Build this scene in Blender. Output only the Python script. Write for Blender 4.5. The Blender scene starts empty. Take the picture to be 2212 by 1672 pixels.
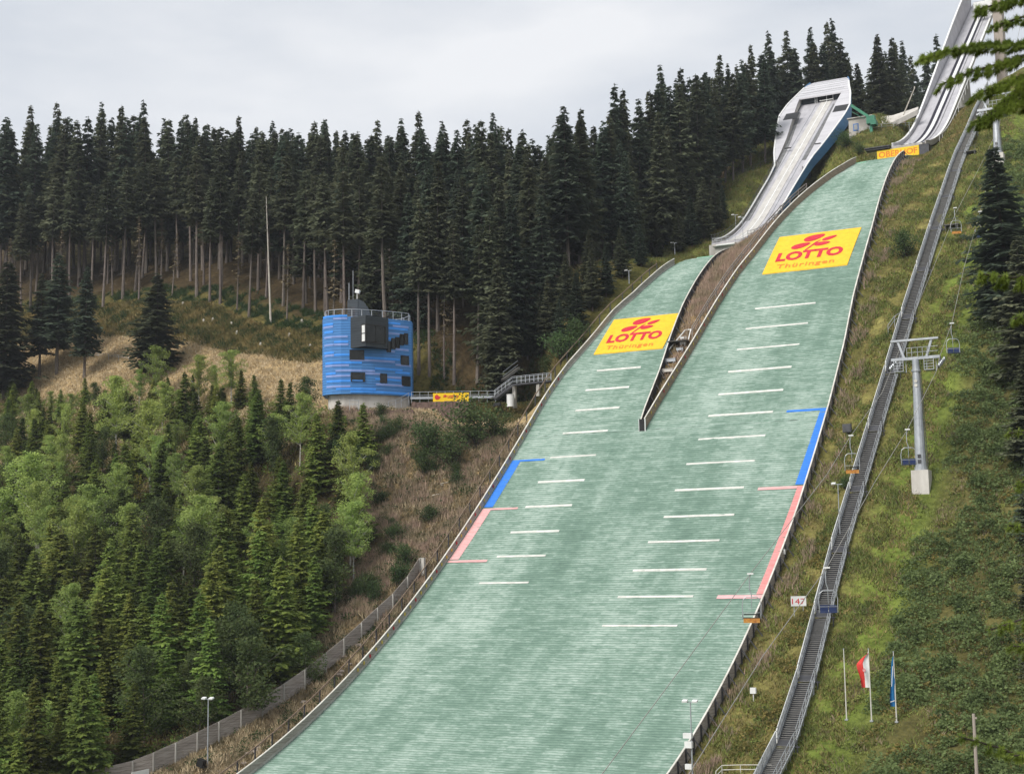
import bpy, math, random
import numpy as np
from mathutils import Vector, Matrix
random.seed(7); RNG = np.random.default_rng(7)
R = math.radians
SC = bpy.context.scene
COL = SC.collection
# ------------------------------------------------------------------ camera
# world axes: X = across the jump (to the right), Y = uphill along it, Z = up.  Eye at the origin.
E0 = np.array([-0.45074795, 0.88322422, 0.12938805])
EX = np.array([2.78023e-04, 1.42603e-04, -4.88323e-06])
EY = np.array([-2.2764e-05, 3.3771766e-05, -3.0983466e-04])
cam = bpy.data.cameras.new('camera'); camo = bpy.data.objects.new('camera', cam); COL.objects.link(camo)
rx = EX/np.linalg.norm(EX); uz = -EY/np.linalg.norm(EY); bk = -E0/np.linalg.norm(E0)
camo.matrix_world = Matrix(((rx[0], uz[0], bk[0], 0), (rx[1], uz[1], bk[1], 0), (rx[2], uz[2], bk[2], 0), (0, 0, 0, 1)))
cam.sensor_width = 36; cam.lens = 3200/2212*36; cam.clip_start = 0.5; cam.clip_end = 5000
cam.dof.use_dof = True; cam.dof.focus_distance = 170; cam.dof.aperture_fstop = 11
SC.camera = camo
# ------------------------------------------------------------------ light
SUN_EL, SUN_AZ = R(42), R(200)      # soft light from behind the viewer's left shoulder
w = bpy.data.worlds.new('World'); SC.world = w; w.use_nodes = True
nt = w.node_tree; nt.nodes.clear(); N = nt.nodes.new; LK = nt.links.new
out = N('ShaderNodeOutputWorld'); bg = N('ShaderNodeBackground'); bg.inputs[1].default_value = 0.1
sky = N('ShaderNodeTexSky'); sky.sky_type = 'NISHITA'; sky.sun_disc = False; sky.sun_elevation = SUN_EL; sky.sun_rotation = SUN_AZ
tc = N('ShaderNodeTexCoord'); mp = N('ShaderNodeMapping'); mp.inputs['Scale'].default_value = (1.0, 1.0, 3.2)
n1 = N('ShaderNodeTexNoise'); n1.inputs['Scale'].default_value = 3.4; n1.inputs['Detail'].default_value = 5; n1.inputs['Roughness'].default_value = .5
cr = N('ShaderNodeValToRGB'); cr.color_ramp.elements[0].position = .36; cr.color_ramp.elements[1].position = .64
cr.color_ramp.elements[0].color = (6.0, 6.4, 7.0, 1); cr.color_ramp.elements[1].color = (8.4, 8.5, 8.7, 1)
mx = N('ShaderNodeMixRGB'); mx.inputs[0].default_value = .93
LK(tc.outputs['Generated'], mp.inputs[0]); LK(mp.outputs[0], n1.inputs['Vector']); LK(n1.outputs[0], cr.inputs[0])
LK(sky.outputs[0], mx.inputs[1]); LK(cr.outputs[0], mx.inputs[2]); LK(mx.outputs[0], bg.inputs[0]); LK(bg.outputs[0], out.inputs[0])
sun = bpy.data.lights.new('sun', 'SUN'); sun.energy = 3.0; sun.angle = R(26); sun.color = (1, .97, .92)
suno = bpy.data.objects.new('sun', sun); COL.objects.link(suno)
sd = Vector((math.sin(SUN_AZ)*math.cos(SUN_EL), math.cos(SUN_AZ)*math.cos(SUN_EL), math.sin(SUN_EL)))
suno.rotation_euler = sd.to_track_quat('Z', 'Y').to_euler()
SC.view_settings.view_transform = 'Standard'; SC.view_settings.look = 'None'; SC.view_settings.gamma = 1
SC.view_settings.exposure = 0.18
SC.render.engine = 'CYCLES'; HAZE = .00013
# ------------------------------------------------------------------ pixel -> place
def ray(x, y): return E0+EX*(x-1106)+EY*(y-836)
def depth(c): return c[0]*E0[0]/.99159+c[1]*E0[1]/.99159
def atd(x, y, D):
    d = ray(x, y); return d*D/depth(d)
def atu(x, y, u):
    d = ray(x, y); return d*u/d[0]
def atv(x, y, v):
    d = ray(x, y); return d*v/d[1]
def cast(x, y, f, v1=70, v2=345):
    d = ray(x, y); vs = np.arange(v1, v2, .1); us = d[0]/d[1]*vs
    g = d[2]/d[1]*vs-f(us, vs); i = np.where((g[:-1] >= 0) & (g[1:] < 0))[0]
    if len(i) == 0: i = [np.argmin(np.abs(g))]
    return d*vs[i[0]]/d[1]
Mi = np.linalg.inv(np.stack([E0, EX, EY], 1))
def proj(p):
    q = Mi @ np.asarray(p, float).T
    return np.stack([1106+q[1]/q[0], 836+q[2]/q[0]], -1)
# ------------------------------------------------------------------ the profile of the two hills
VV = np.array([40, 60, 79.63, 89.61, 99.47, 109.11, 118.45, 127.47, 136.17, 144.55, 152.67, 160.57, 168.32, 176.0, 183.67, 191.41, 199.3])
ZZ = np.array([-22.3, -22.2, -22.11, -21.67, -20.05, -17.4, -13.85, -9.54, -4.6, 0.85, 6.69, 12.82, 19.13, 25.54, 31.96, 38.29, 44.44])
from numpy.polynomial import polynomial as _P
_pc = _P.polyfit((VV[2:]-140)/60, ZZ[2:], 7)
def base(v):
    v = np.asarray(v, float); return np.where(v < 84, np.interp(v, VV, ZZ), _P.polyval((v-140)/60, _pc))
def knoll(vs, a1, v1, e, a2, v2):
    a0 = 39.8; v = np.arange(vs, v2+1, .5); t = np.clip((v-vs)/(v1-vs), 0, 1)**e
    a = a0+(a1-a0)*t+(a2-a1)*np.clip((v-v1)/(v2-v1), 0, 1)
    return v, base(vs)+np.concatenate([[0], np.cumsum(np.tan(np.radians(a))*.5)])[:-1]
KB = knoll(184, 14.8, 243, 1.895, 8, 254); KS = knoll(177, 12.5, 214, 1.98, 9, 224)
def big(v): v = np.asarray(v, float); return np.where(v < 184, base(v), np.interp(v, *KB))
def small(v): v = np.asarray(v, float); return np.where(v < 177, base(v), np.interp(v, *KS))
def interp(tab): t = np.array(tab, float); return lambda v: np.interp(v, t[:, 0], t[:, 1])
uRE = interp([(60, -44.2), (114, -44.1), (152, -44.3), (168, -44.7), (178, -45.2), (187, -46), (202, -46.7), (218, -47.9), (230, -48.8), (245, -49.6), (256, -50)])
uLE = interp([(166.5, -67.1), (171, -66.7), (180, -65.6), (188, -64.9), (195, -64), (200, -62.9), (207.5, -61.7), (214, -60.4), (222, -58.6), (230, -57.1), (243, -56.5), (256, -56)])
uLO = interp([(60, -83.2), (173, -83.4), (178, -82.9), (184, -81.4), (190, -80.5), (194, -79.2), (199, -78.4), (207, -77.8), (224, -77.4)])
uSR = interp([(166.5, -67.6), (168, -67.9), (176, -68.5), (182, -69.3), (189, -70), (201, -70.6), (207, -71), (224, -71.4)])
def inS(v):   # small inrun deck
    v = np.asarray(v, float); f = lambda v: 53.3+(v-222.7)*.194+(v-222.7)**2*.01296
    return np.where(v < 243, f(v), f(243)+.715*(v-243))
def inB(v):   # big inrun deck
    v = np.asarray(v, float); f = lambda v: 73.4+(v-252)*.2+(v-252)**2*.0086
    return np.where(v < 280, f(v), f(280)+.68*(v-280))
# ------------------------------------------------------------------ terrain
ctl = []
for v in range(92, 238, 12):
    ctl += [(-41, v, big(v)-.2), (-30, v, big(v)), (-8, v, big(v)+2.0)]
for v in range(85, 176, 12):
    ctl += [(-86.5, v, base(v)-.3)]
for v in range(92, 200, 18):
    b = base(v)
    ctl += [(-112, v, b+(2.5 if v > 160 else 1.0)), (-150, v, b+1), (-190, v, b+1), (-235, v, b+1)]
for v in (178, 190, 202): ctl += [(-92, v, base(v)-.5 if v < 200 else 47)]
ctl += [(-82, 212, 48.6), (-84, 232, 55.5), (-84, 246, 65), (-84, 260, 73.4), (-84, 275, 82), (-74, 228, 51.5), (-74, 243, 60), (-75, 256, 67), (-70.5, 256, 66.5), (-70, 264, 71), (-70, 245, 60.5), (-75, 264, 72),
        (-75, 276, 80.5), (-72, 292, 88), (-66, 262, 77.5), (-66, 250, 67.5), (-62, 275, 86.5), (-56, 252, 70.5), (-53, 263, 74.8), (-52, 276, 81), (-57, 276, 84),
        (-46, 225, 60.3), (-45.5, 235, 64.6), (-45.5, 245, 69.6), (-46, 254, 73.4), (-46.5, 262, 77.2), (-46.5, 273, 83), (-38, 253, 78.8), (-38, 241, 72.2), (-38, 229, 64.7), (-40, 266, 85.5), (-50, 290, 90), (-38, 290, 93), (-20, 260, 85), (-20, 300, 95), (0, 330, 98),
        (-50, 330, 97), (-64, 310, 93), (-80, 320, 92), (-100, 340, 80), (-64, 240, 61.5), (-66, 226, 54.5)]
ctl += [(-108, 208, 46), (-102, 232, 53), (-115, 262, 56), (-130, 232, 56), (-160, 242, 67), (-200, 246, 75), (-240, 252, 84), (-200, 300, 80), (-130, 320, 60),
        (-100, 300, 64), (-92, 250, 60), (-93, 268, 75), (-93, 292, 88), (-110, 290, 80), (-180, 215, 57), (-230, 218, 60), (-240, 350, 72), (-140, 208, 48)]
ctl += [(0, 0, -1.7), (-3, 20, -7), (-5, 38, -12.5), (-12, 62, -18.5), (-40, 62, -22), (-83, 55, -22), (-130, 50, -21), (-230, 50, -20), (20, 20, -3), (45, 40, -5),
        (50, 100, -8), (45, 200, 48), (-30, -30, -6), (45, -30, 0), (-200, -30, -21), (-60, 20, -18), (-8, 80, -19), (40, 150, 15), (-30, 76, -21.5), (-60, 75, -22.3)]
CT = np.array([[float(a), float(b), float(c)] for a, b, c in ctl])
def tps(r): return np.where(r > 1e-6, r*r*np.log(np.maximum(r, 1e-6)), 0)
n = len(CT); xy = CT[:, :2]/100
K = tps(np.linalg.norm(xy[:, None]-xy[None], axis=-1))+np.eye(n)*.0004
Pm = np.c_[np.ones(n), xy]; A = np.zeros((n+3, n+3)); A[:n, :n] = K; A[:n, n:] = Pm; A[n:, :n] = Pm.T
SOL = np.linalg.solve(A, np.r_[CT[:, 2], 0, 0, 0])
def tps_eval(u, v):
    u = np.clip(u, -262, 60)/100; v = np.clip(v, -40, 350)/100; o = SOL[n]+SOL[n+1]*u+SOL[n+2]*v
    for i in range(n): o = o+SOL[i]*tps(np.hypot(u-xy[i, 0], v-xy[i, 1]))
    return o
def sst(x): x = np.clip(x, 0, 1); return x*x*(3-2*x)
def hillz(u, v):
    a, b = uSR(v), uLE(v); t = np.clip((u-a)/np.maximum(b-a, .1), 0, 1)
    return np.where(v < 168, base(v), small(v)*(1-t)+big(v)*t)
HU = np.random.default_rng(3)
def ground_raw(u, v):
    z = tps_eval(u, v)
    # gentle humps
    z = z+.35*np.sin(u*.31+v*.11)*np.sin(v*.23-u*.07)+.2*np.sin(u*.83+1)*np.sin(v*.71+u*.3)
    # terrace round the judges' tower
    dd = u*-.45457+v*.89071; xr = (u+105.6)*.89071+(v-170.6)*.45457     # depth and run along the tower front
    fr_ = np.where(xr < 7, 197.3, 201.6); tz = np.where(xr < 7, 22.9, 23.9)
    win = sst((xr+13)/4)*(1-sst((xr-20)/4)); capz = np.where(xr < 7, 21.3, 20.3)+(dd-195)*np.where(xr < 7, .45, .32)
    zc = np.where(dd < fr_, capz, tz+np.clip(dd-207, 0, 30)*.55)
    win = win*np.where(dd > fr_, 1-sst((dd-208)/9), sst((dd-184)/8))
    z = z*(1-win)+zc*win
    k_ = sst(1-np.maximum(np.abs(u+51.7)-3.6, 0)/2.5)*sst((v-250)/3)*(1-sst((v-284)/5)); z = z-np.maximum(z-(inB(v)-1.3), 0)*k_
    k_ = sst(1-np.maximum(np.abs(u+74.4)-3.4, 0)/2.2)*sst((v-222)/3)*(1-sst((v-262)/6)); z = z-np.maximum(z-(inS(v)-1.2), 0)*k_
    hz = hillz(u, v); cover = (v > 165) & (u > uSR(v)) & (u < uLE(v))
    inz = hz-np.where(cover, .15, .5)
    dist = np.maximum(np.maximum(uLO(v)-.6-u, u-uRE(v)-.6), 0)
    wgt = (1-sst(dist/5))*(1-sst((v-np.where(u < -68, 222, 251))/8))*sst((v-30)/25)
    # behind the small table the fill between the two hills takes over
    return z*(1-wgt)+inz*wgt
gu = np.r_[-1200, -800, -500, -380, -310, np.arange(-262, 20, 1.5), np.arange(20, 62, 4), 90, 150, 300, 700, 1200]
gv = np.r_[-900, -500, -250, -120, -60, np.arange(-40, 76, 4), np.arange(76, 300, 1.25), np.arange(300, 352, 4), 400, 500, 700, 1100, 1600]
GU, GV = np.meshgrid(gu, gv, indexing='ij'); GZ = ground_raw(GU, GV)
far = np.maximum(np.maximum(-262-GU, GU-60), np.maximum(-40-GV, GV-350)); GZ = GZ-np.clip(far, 0, None)*.02
def T(u, v):
    u = np.asarray(u, float); v = np.asarray(v, float)
    i = np.clip(np.searchsorted(gu, u)-1, 0, len(gu)-2); j = np.clip(np.searchsorted(gv, v)-1, 0, len(gv)-2)
    a = (u-gu[i])/(gu[i+1]-gu[i]); b = (v-gv[j])/(gv[j+1]-gv[j])
    return GZ[i, j]*(1-a)*(1-b)+GZ[i+1, j]*a*(1-b)+GZ[i, j+1]*(1-a)*b+GZ[i+1, j+1]*a*b
def PG(x, y, v1=70, v2=345): return cast(x, y, T, v1, v2)
# ------------------------------------------------------------------ object helpers
def thing(name, label, cat, loc=(0, 0, 0), group=None, rz=0):
    o = bpy.data.objects.new(name, None); COL.objects.link(o); o.location = tuple(float(c) for c in loc); o.rotation_euler = (0, 0, rz)
    o.empty_display_size = .3; o['label'] = label; o['category'] = cat
    if group: o['group'] = group
    return o
def tag(o, label, cat, group=None, kind=None):
    o['label'] = label; o['category'] = cat
    if group: o['group'] = group
    if kind: o['kind'] = kind
    return o
def copy_tree(o, parent=None):
    c = o.copy(); COL.objects.link(c); c.parent = parent
    for ch in o.children: copy_tree(ch, c)
    return c
class MB:
    def __init__(s): s.v = []; s.f = []
    def poly(s, pts):
        k = len(s.v); s.v += [tuple(map(float, p)) for p in pts]; s.f.append(tuple(range(k, k+len(pts))))
    def box(s, c, size, rot=None):
        k = len(s.v); hx, hy, hz = [a/2 for a in size]
        M = rot if rot is not None else Matrix.Identity(3)
        for dx, dy, dz in ((-1, -1, -1), (1, -1, -1), (1, 1, -1), (-1, 1, -1), (-1, -1, 1), (1, -1, 1), (1, 1, 1), (-1, 1, 1)):
            p = M @ Vector((dx*hx, dy*hy, dz*hz)); s.v.append((c[0]+p.x, c[1]+p.y, c[2]+p.z))
        for f in ((0, 3, 2, 1), (4, 5, 6, 7), (0, 1, 5, 4), (1, 2, 6, 5), (2, 3, 7, 6), (3, 0, 4, 7)): s.f.append(tuple(k+a for a in f))
        return s
    def hexa(s, b, t):      # bottom 4 points, top 4 points
        k = len(s.v); s.v += [tuple(map(float, p)) for p in list(b)+list(t)]; m = len(b)
        s.f.append(tuple(k+i for i in reversed(range(m)))); s.f.append(tuple(k+m+i for i in range(m)))
        for i in range(m): j = (i+1) % m; s.f.append((k+i, k+j, k+m+j, k+m+i))
        return s
    def bar(s, a, b, w, h=None, up=(0, 0, 1)):
        h = h or w; a = Vector(a); b = Vector(b); d = (b-a); L = d.length
        if L < 1e-6: return s
        d.normalize(); u = Vector(up)
        if abs(d.dot(u)) > .97: u = Vector((0, 1, 0)) if abs(d.y) < .9 else Vector((1, 0, 0))
        x = d.cross(u).normalized(); y = x.cross(d).normalized()
        M = Matrix((x, d, y)).transposed(); return s.box((a+b)/2, (w, L, h), M)
    def tube(s, pts, r, n=8, cap=True):
        pts = [Vector(p) for p in pts]; k0 = len(s.v); m = len(pts)
        rr = r if hasattr(r, '__len__') else [r]*m
        for i, p in enumerate(pts):
            d = (pts[min(i+1, m-1)]-pts[max(i-1, 0)]).normalized(); u = Vector((0, 0, 1)) if abs(d.z) < .9 else Vector((0, 1, 0))
            x = d.cross(u).normalized(); y = x.cross(d)
            for j in range(n):
                a = 2*math.pi*j/n; q = p+(x*math.cos(a)+y*math.sin(a))*rr[i]; s.v.append(tuple(q))
        for i in range(m-1):
            for j in range(n):
                a = k0+i*n+j; b = k0+i*n+(j+1) % n; s.f.append((a, b, b+n, a+n))
        if cap: s.f.append(tuple(k0+j for j in reversed(range(n)))); s.f.append(tuple(k0+(m-1)*n+j for j in range(n)))
        return s
    def build(s, name, m, parent=None, org=None, smooth=False):
        o3 = org if org is not None else (root_loc(parent) if parent else (0, 0, 0))
        if parent is None and org is not None and max(max(abs(c) for c in p) for p in s.v) < 13: o3 = (0, 0, 0)
        me = bpy.data.meshes.new(name); me.from_pydata([(a-o3[0], b-o3[1], c-o3[2]) for a, b, c in s.v], [], s.f)
        me.materials.append(m)
        if smooth: me.shade_smooth()
        o = bpy.data.objects.new(name, me); COL.objects.link(o); o.parent = parent
        if parent is None and org is not None: o.location = org
        return o
def root_loc(p):
    while p.parent: p = p.parent
    return tuple(p.location)
def npmesh(name, V, F, m, k=None, uv=None, colr=None):
    me = bpy.data.meshes.new(name); V = np.ascontiguousarray(V, dtype=np.float32); F = np.ascontiguousarray(F, dtype=np.int32); k = F.shape[1]
    me.vertices.add(len(V)); me.vertices.foreach_set('co', V.ravel()); me.loops.add(F.size); me.loops.foreach_set('vertex_index', F.ravel())
    me.polygons.add(len(F)); me.polygons.foreach_set('loop_start', np.arange(0, F.size, k, dtype=np.int32))
    if uv is not None:
        l = me.uv_layers.new(name='UVMap'); l.data.foreach_set('uv', np.ascontiguousarray(uv[F.ravel()], dtype=np.float32).ravel())
    if colr is not None:
        a = me.color_attributes.new('Cover', 'FLOAT_COLOR', 'POINT'); a.data.foreach_set('color', np.ascontiguousarray(np.c_[colr, np.ones(len(colr))], dtype=np.float32).ravel())
    me.update(calc_edges=True); me.validate(); me.materials.append(m)
    return me
def link(name, me, parent=None, loc=None):
    o = bpy.data.objects.new(name, me); COL.objects.link(o); o.parent = parent
    if loc is not None: o.location = tuple(float(c) for c in loc)
    return o
# ------------------------------------------------------------------ materials
def mat(name, c, c2=None, rough=.8, scale=1.5, metal=0, bump=0, bscale=None, spec=.3, stretch=(1, 1, 1), rnd=0, coord='Object', detail=5, lo=.35, hi=.65, trans=0):
    m = bpy.data.materials.new(name); m.use_nodes = True; t = m.node_tree; b = t.nodes['Principled BSDF']
    b.inputs['Roughness'].default_value = rough; b.inputs['Metallic'].default_value = metal; b.inputs['Specular IOR Level'].default_value = spec
    g = t.nodes.new('ShaderNodeTexCoord'); mp = t.nodes.new('ShaderNodeMapping'); mp.inputs['Scale'].default_value = stretch; t.links.new(g.outputs[coord], mp.inputs[0])
    nz = t.nodes.new('ShaderNodeTexNoise'); nz.inputs['Scale'].default_value = scale; nz.inputs['Detail'].default_value = detail; nz.inputs['Roughness'].default_value = .65
    t.links.new(mp.outputs[0], nz.inputs['Vector'])
    rp = t.nodes.new('ShaderNodeValToRGB'); rp.color_ramp.elements[0].position = lo; rp.color_ramp.elements[1].position = hi
    c2 = c2 or tuple(a*.72 for a in c); rp.color_ramp.elements[0].color = (*c2, 1); rp.color_ramp.elements[1].color = (*c, 1)
    t.links.new(nz.outputs[0], rp.inputs[0]); last = rp.outputs[0]
    if rnd:
        oi = t.nodes.new('ShaderNodeObjectInfo'); mr = t.nodes.new('ShaderNodeMapRange'); mr.inputs[3].default_value = 1-rnd; mr.inputs[4].default_value = 1+rnd
        hs = t.nodes.new('ShaderNodeHueSaturation'); t.links.new(oi.outputs['Random'], mr.inputs[0]); t.links.new(mr.outputs[0], hs.inputs['Value'])
        m2 = t.nodes.new('ShaderNodeMapRange'); m2.inputs[3].default_value = .5+.05*rnd; m2.inputs[4].default_value = .5-.05*rnd
        mm = t.nodes.new('ShaderNodeMath'); mm.operation = 'FRACT'; ml = t.nodes.new('ShaderNodeMath'); ml.operation = 'MULTIPLY'; ml.inputs[1].default_value = 7.31
        t.links.new(oi.outputs['Random'], ml.inputs[0]); t.links.new(ml.outputs[0], mm.inputs[0]); t.links.new(mm.outputs[0], m2.inputs[0]); t.links.new(m2.outputs[0], hs.inputs['Hue'])
        t.links.new(last, hs.inputs['Color']); last = hs.outputs[0]
    t.links.new(last, b.inputs['Base Color'])
    if trans:       # leaves and needles let some light through
        tl = t.nodes.new('ShaderNodeBsdfTranslucent'); ms = t.nodes.new('ShaderNodeMixShader'); ms.inputs[0].default_value = trans; t.links.new(last, tl.inputs['Color'])
        t.links.new(b.outputs[0], ms.inputs[1]); t.links.new(tl.outputs[0], ms.inputs[2]); t.links.new(ms.outputs[0], t.nodes['Material Output'].inputs['Surface'])
    if bump:
        n2 = t.nodes.new('ShaderNodeTexNoise'); n2.inputs['Scale'].default_value = bscale or scale*3; n2.inputs['Detail'].default_value = 6; t.links.new(mp.outputs[0], n2.inputs['Vector'])
        bp = t.nodes.new('ShaderNodeBump'); bp.inputs['Strength'].default_value = bump; bp.inputs['Distance'].default_value = .1
        t.links.new(n2.outputs[0], bp.inputs['Height']); t.links.new(bp.outputs[0], b.inputs['Normal'])
    return m
M = {}
M['spruce'] = mat('spruce_needles', (.155, .165, .095), (.074, .090, .055), .75, .9, rnd=.32, spec=.15, trans=.38)
M['spruce_cool'] = mat('dark_spruce_needles', (.125, .155, .10), (.058, .084, .060), .75, .9, rnd=.3, spec=.15, trans=.38)
M['young'] = mat('young_spruce_needles', (.235, .275, .06), (.095, .145, .036), .75, 1.2, rnd=.5, spec=.15, trans=.38)
M['birch'] = mat('birch_leaves', (.40, .47, .13), (.22, .30, .085), .7, 1.2, rnd=.3, spec=.15, trans=.38)
M['shrub'] = mat('shrub_leaves', (.135, .19, .07), (.055, .095, .036), .7, 1.1, rnd=.3, spec=.15, trans=.38)
M['rowan'] = mat('rowan_leaves', (.14, .175, .06), (.055, .085, .032), .7, 1.1, rnd=.25, spec=.15, trans=.38)
M['autumn'] = mat('autumn_leaves', (.42, .36, .07), (.20, .20, .05), .7, 1.2, spec=.15, trans=.38)
M['near'] = mat('near_spruce_needles', (.30, .38, .075), (.12, .18, .035), .6, 3, spec=.2, trans=.38)
M['bark'] = mat('spruce_bark', (.20, .165, .14), (.10, .082, .07), .9, 2.5, bump=.3, stretch=(3, 3, .6), rnd=.25)
M['barkdark'] = mat('dark_bark', (.07, .055, .045), (.03, .025, .02), .9, 2.5, stretch=(3, 3, .6))
M['birchbark'] = mat('birch_bark', (.55, .53, .48), (.22, .20, .18), .8, 2.2, stretch=(1, 1, 3))
M['deadwood'] = mat('bleached_wood', (.62, .58, .50), (.36, .32, .27), .9, 2, stretch=(3, 3, .6))
M['wood'] = mat('weathered_wood', (.40, .36, .32), (.22, .19, .165), .85, 1.3, bump=.25, stretch=(1, .35, 7))
M['woodwarm'] = mat('brown_wood', (.34, .25, .18), (.19, .14, .10), .85, 1.3, bump=.25, stretch=(1, .35, 6))
M['cap'] = mat('pale_rail_cap', (.72, .70, .64), (.50, .47, .41), .6, .8)
M['white'] = mat('white_paint', (.80, .80, .78), (.66, .66, .64), .5, .7)
M['offwhite'] = mat('offwhite_line_mat', (.74, .73, .68), (.55, .55, .50), .7, 1.2)
M['conc'] = mat('concrete', (.47, .45, .41), (.31, .29, .26), .9, .6, bump=.15, stretch=(1.5, 1.5, .5))
M['conclight'] = mat('pale_concrete', (.62, .59, .54), (.44, .41, .37), .9, .5, bump=.15, stretch=(1.5, 1.5, .5))
M['steel'] = mat('galvanised_steel', (.50, .52, .54), (.34, .36, .38), .45, 1.0, metal=.5)
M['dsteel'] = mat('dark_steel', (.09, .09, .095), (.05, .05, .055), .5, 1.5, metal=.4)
M['grate'] = mat('steel_treads', (.115, .11, .10), (.06, .057, .05), .7, 2)
M['tread'] = mat('grey_stair_treads', (.23, .225, .21), (.15, .145, .135), .7, 2)
M['blue'] = mat('blue_cladding', (.085, .27, .60), (.068, .22, .52), .55, .5, stretch=(.3, .3, 4), lo=.3, hi=.7)
M['azure'] = mat('bright_blue_panel', (.065, .33, .92), (.05, .28, .8), .5, .7)
M['lav'] = mat('pale_blue_panel', (.27, .37, .70), (.21, .30, .60), .5, .7)
M['skirt'] = mat('blue_steel_side', (.065, .20, .40), (.045, .145, .30), .5, .3, stretch=(1, .3, 3))
M['slate'] = mat('slate_cladding', (.052, .062, .070), (.034, .041, .048), .6, .8, stretch=(.5, .5, 6))
M['frame'] = mat('window_frame_black', (.03, .028, .026), rough=.4)
M['glass'] = mat('window_glass', (.022, .024, .022), (.010, .011, .010), .12, .8, spec=.35)
M['glasslit'] = mat('window_blind', (.36, .37, .36), (.2, .2, .2), .4, .8)
M['yellow'] = mat('yellow_mat', (.88, .52, .030), (.72, .42, .022), .75, 1.3, bump=.3, bscale=8, lo=.25, hi=.6)
M['yellowf'] = mat('yellow_panel', (.92, .60, .015), (.82, .52, .015), .6, 1)
M['red'] = mat('red_mat', (.62, .030, .055), (.50, .02, .04), .75, 1.3)
M['orange'] = mat('orange_lettering', (.83, .25, .035), (.70, .17, .03), .75, 1.3)
M['signred'] = mat('red_paint', (.68, .045, .05), rough=.6)
M['deckw'] = mat('pale_inrun_panel', (.47, .46, .48), (.36, .35, .37), .6, .5, stretch=(2, .5, 1))
M['shell'] = mat('white_shell_panel', (.56, .55, .57), (.46, .45, .47), .5, .35, stretch=(.6, 3, .6))
M['deckl'] = mat('inrun_lane', (.58, .56, .53), (.46, .44, .41), .7, .8, stretch=(2, .4, 1))
M['deckd'] = mat('inrun_dark_strip', (.018, .016, .03), (.012, .011, .02), .7, .8)
M['deckg'] = mat('inrun_grey_strip', (.20, .20, .20), (.12, .12, .12), .7, .8)
M['greenst'] = mat('green_steel', (.05, .24, .14), (.03, .15, .09), .5, 1)
M['greenlt'] = mat('green_edge_mat', (.30, .62, .42), rough=.7)
M['navy'] = mat('navy_seat', (.035, .055, .15), rough=.45)
M['black'] = mat('black_plastic', (.02, .02, .02), rough=.5)
M['reddot'] = mat('red_marker', (.45, .02, .03), rough=.6)
M['yeldot'] = mat('yellow_marker', (.62, .45, .08), rough=.6)
M['flagblue'] = mat('blue_flag_cloth', (.02, .16, .36), (.015, .12, .30), .7, 1)
M['flagred'] = mat('red_flag_cloth', (.70, .055, .045), rough=.7)
M['rock'] = mat('rock', (.36, .30, .26), (.19, .16, .14), .9, 1.5, bump=.3)
M['rockred'] = mat('red_stone_wall', (.235, .155, .125), (.115, .078, .065), .95, 1.2, bump=.5, stretch=(1, 1, 2))
M['rope'] = mat('steel_rope', (.30, .29, .26), rough=.6)
M['hut'] = mat('hut_render', (.50, .47, .42), (.40, .37, .33), .9, .5)
M['woodbeige'] = mat('beige_cladding', (.42, .36, .31), (.33, .28, .24), .8, .6, stretch=(1, 1, .3))
M['drygrass'] = mat('dry_grass_blades', (.62, .50, .33), (.42, .33, .20), .85, .35, spec=.1)
M['grass'] = mat('grass_blades', (.25, .275, .075), (.10, .14, .038), .8, .3, spec=.1)
M['grassol'] = mat('olive_grass_blades', (.33, .25, .105), (.15, .14, .052), .8, .35, spec=.1)
M['fire'] = mat('fireweed_stems', (.42, .29, .23), (.24, .20, .12), .85, .5, spec=.1)
M['brush'] = mat('brush_stems', (.30, .235, .15), (.13, .115, .06), .85, .5, spec=.1)
M['thicket'] = mat('thicket_leaves', (.235, .30, .115), (.075, .11, .042), .7, .45, spec=.1, lo=.3, hi=.7, trans=.38)
M['thicketol'] = mat('olive_thicket_leaves', (.33, .26, .085), (.15, .145, .045), .6, .5, spec=.2, trans=.38)
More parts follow.
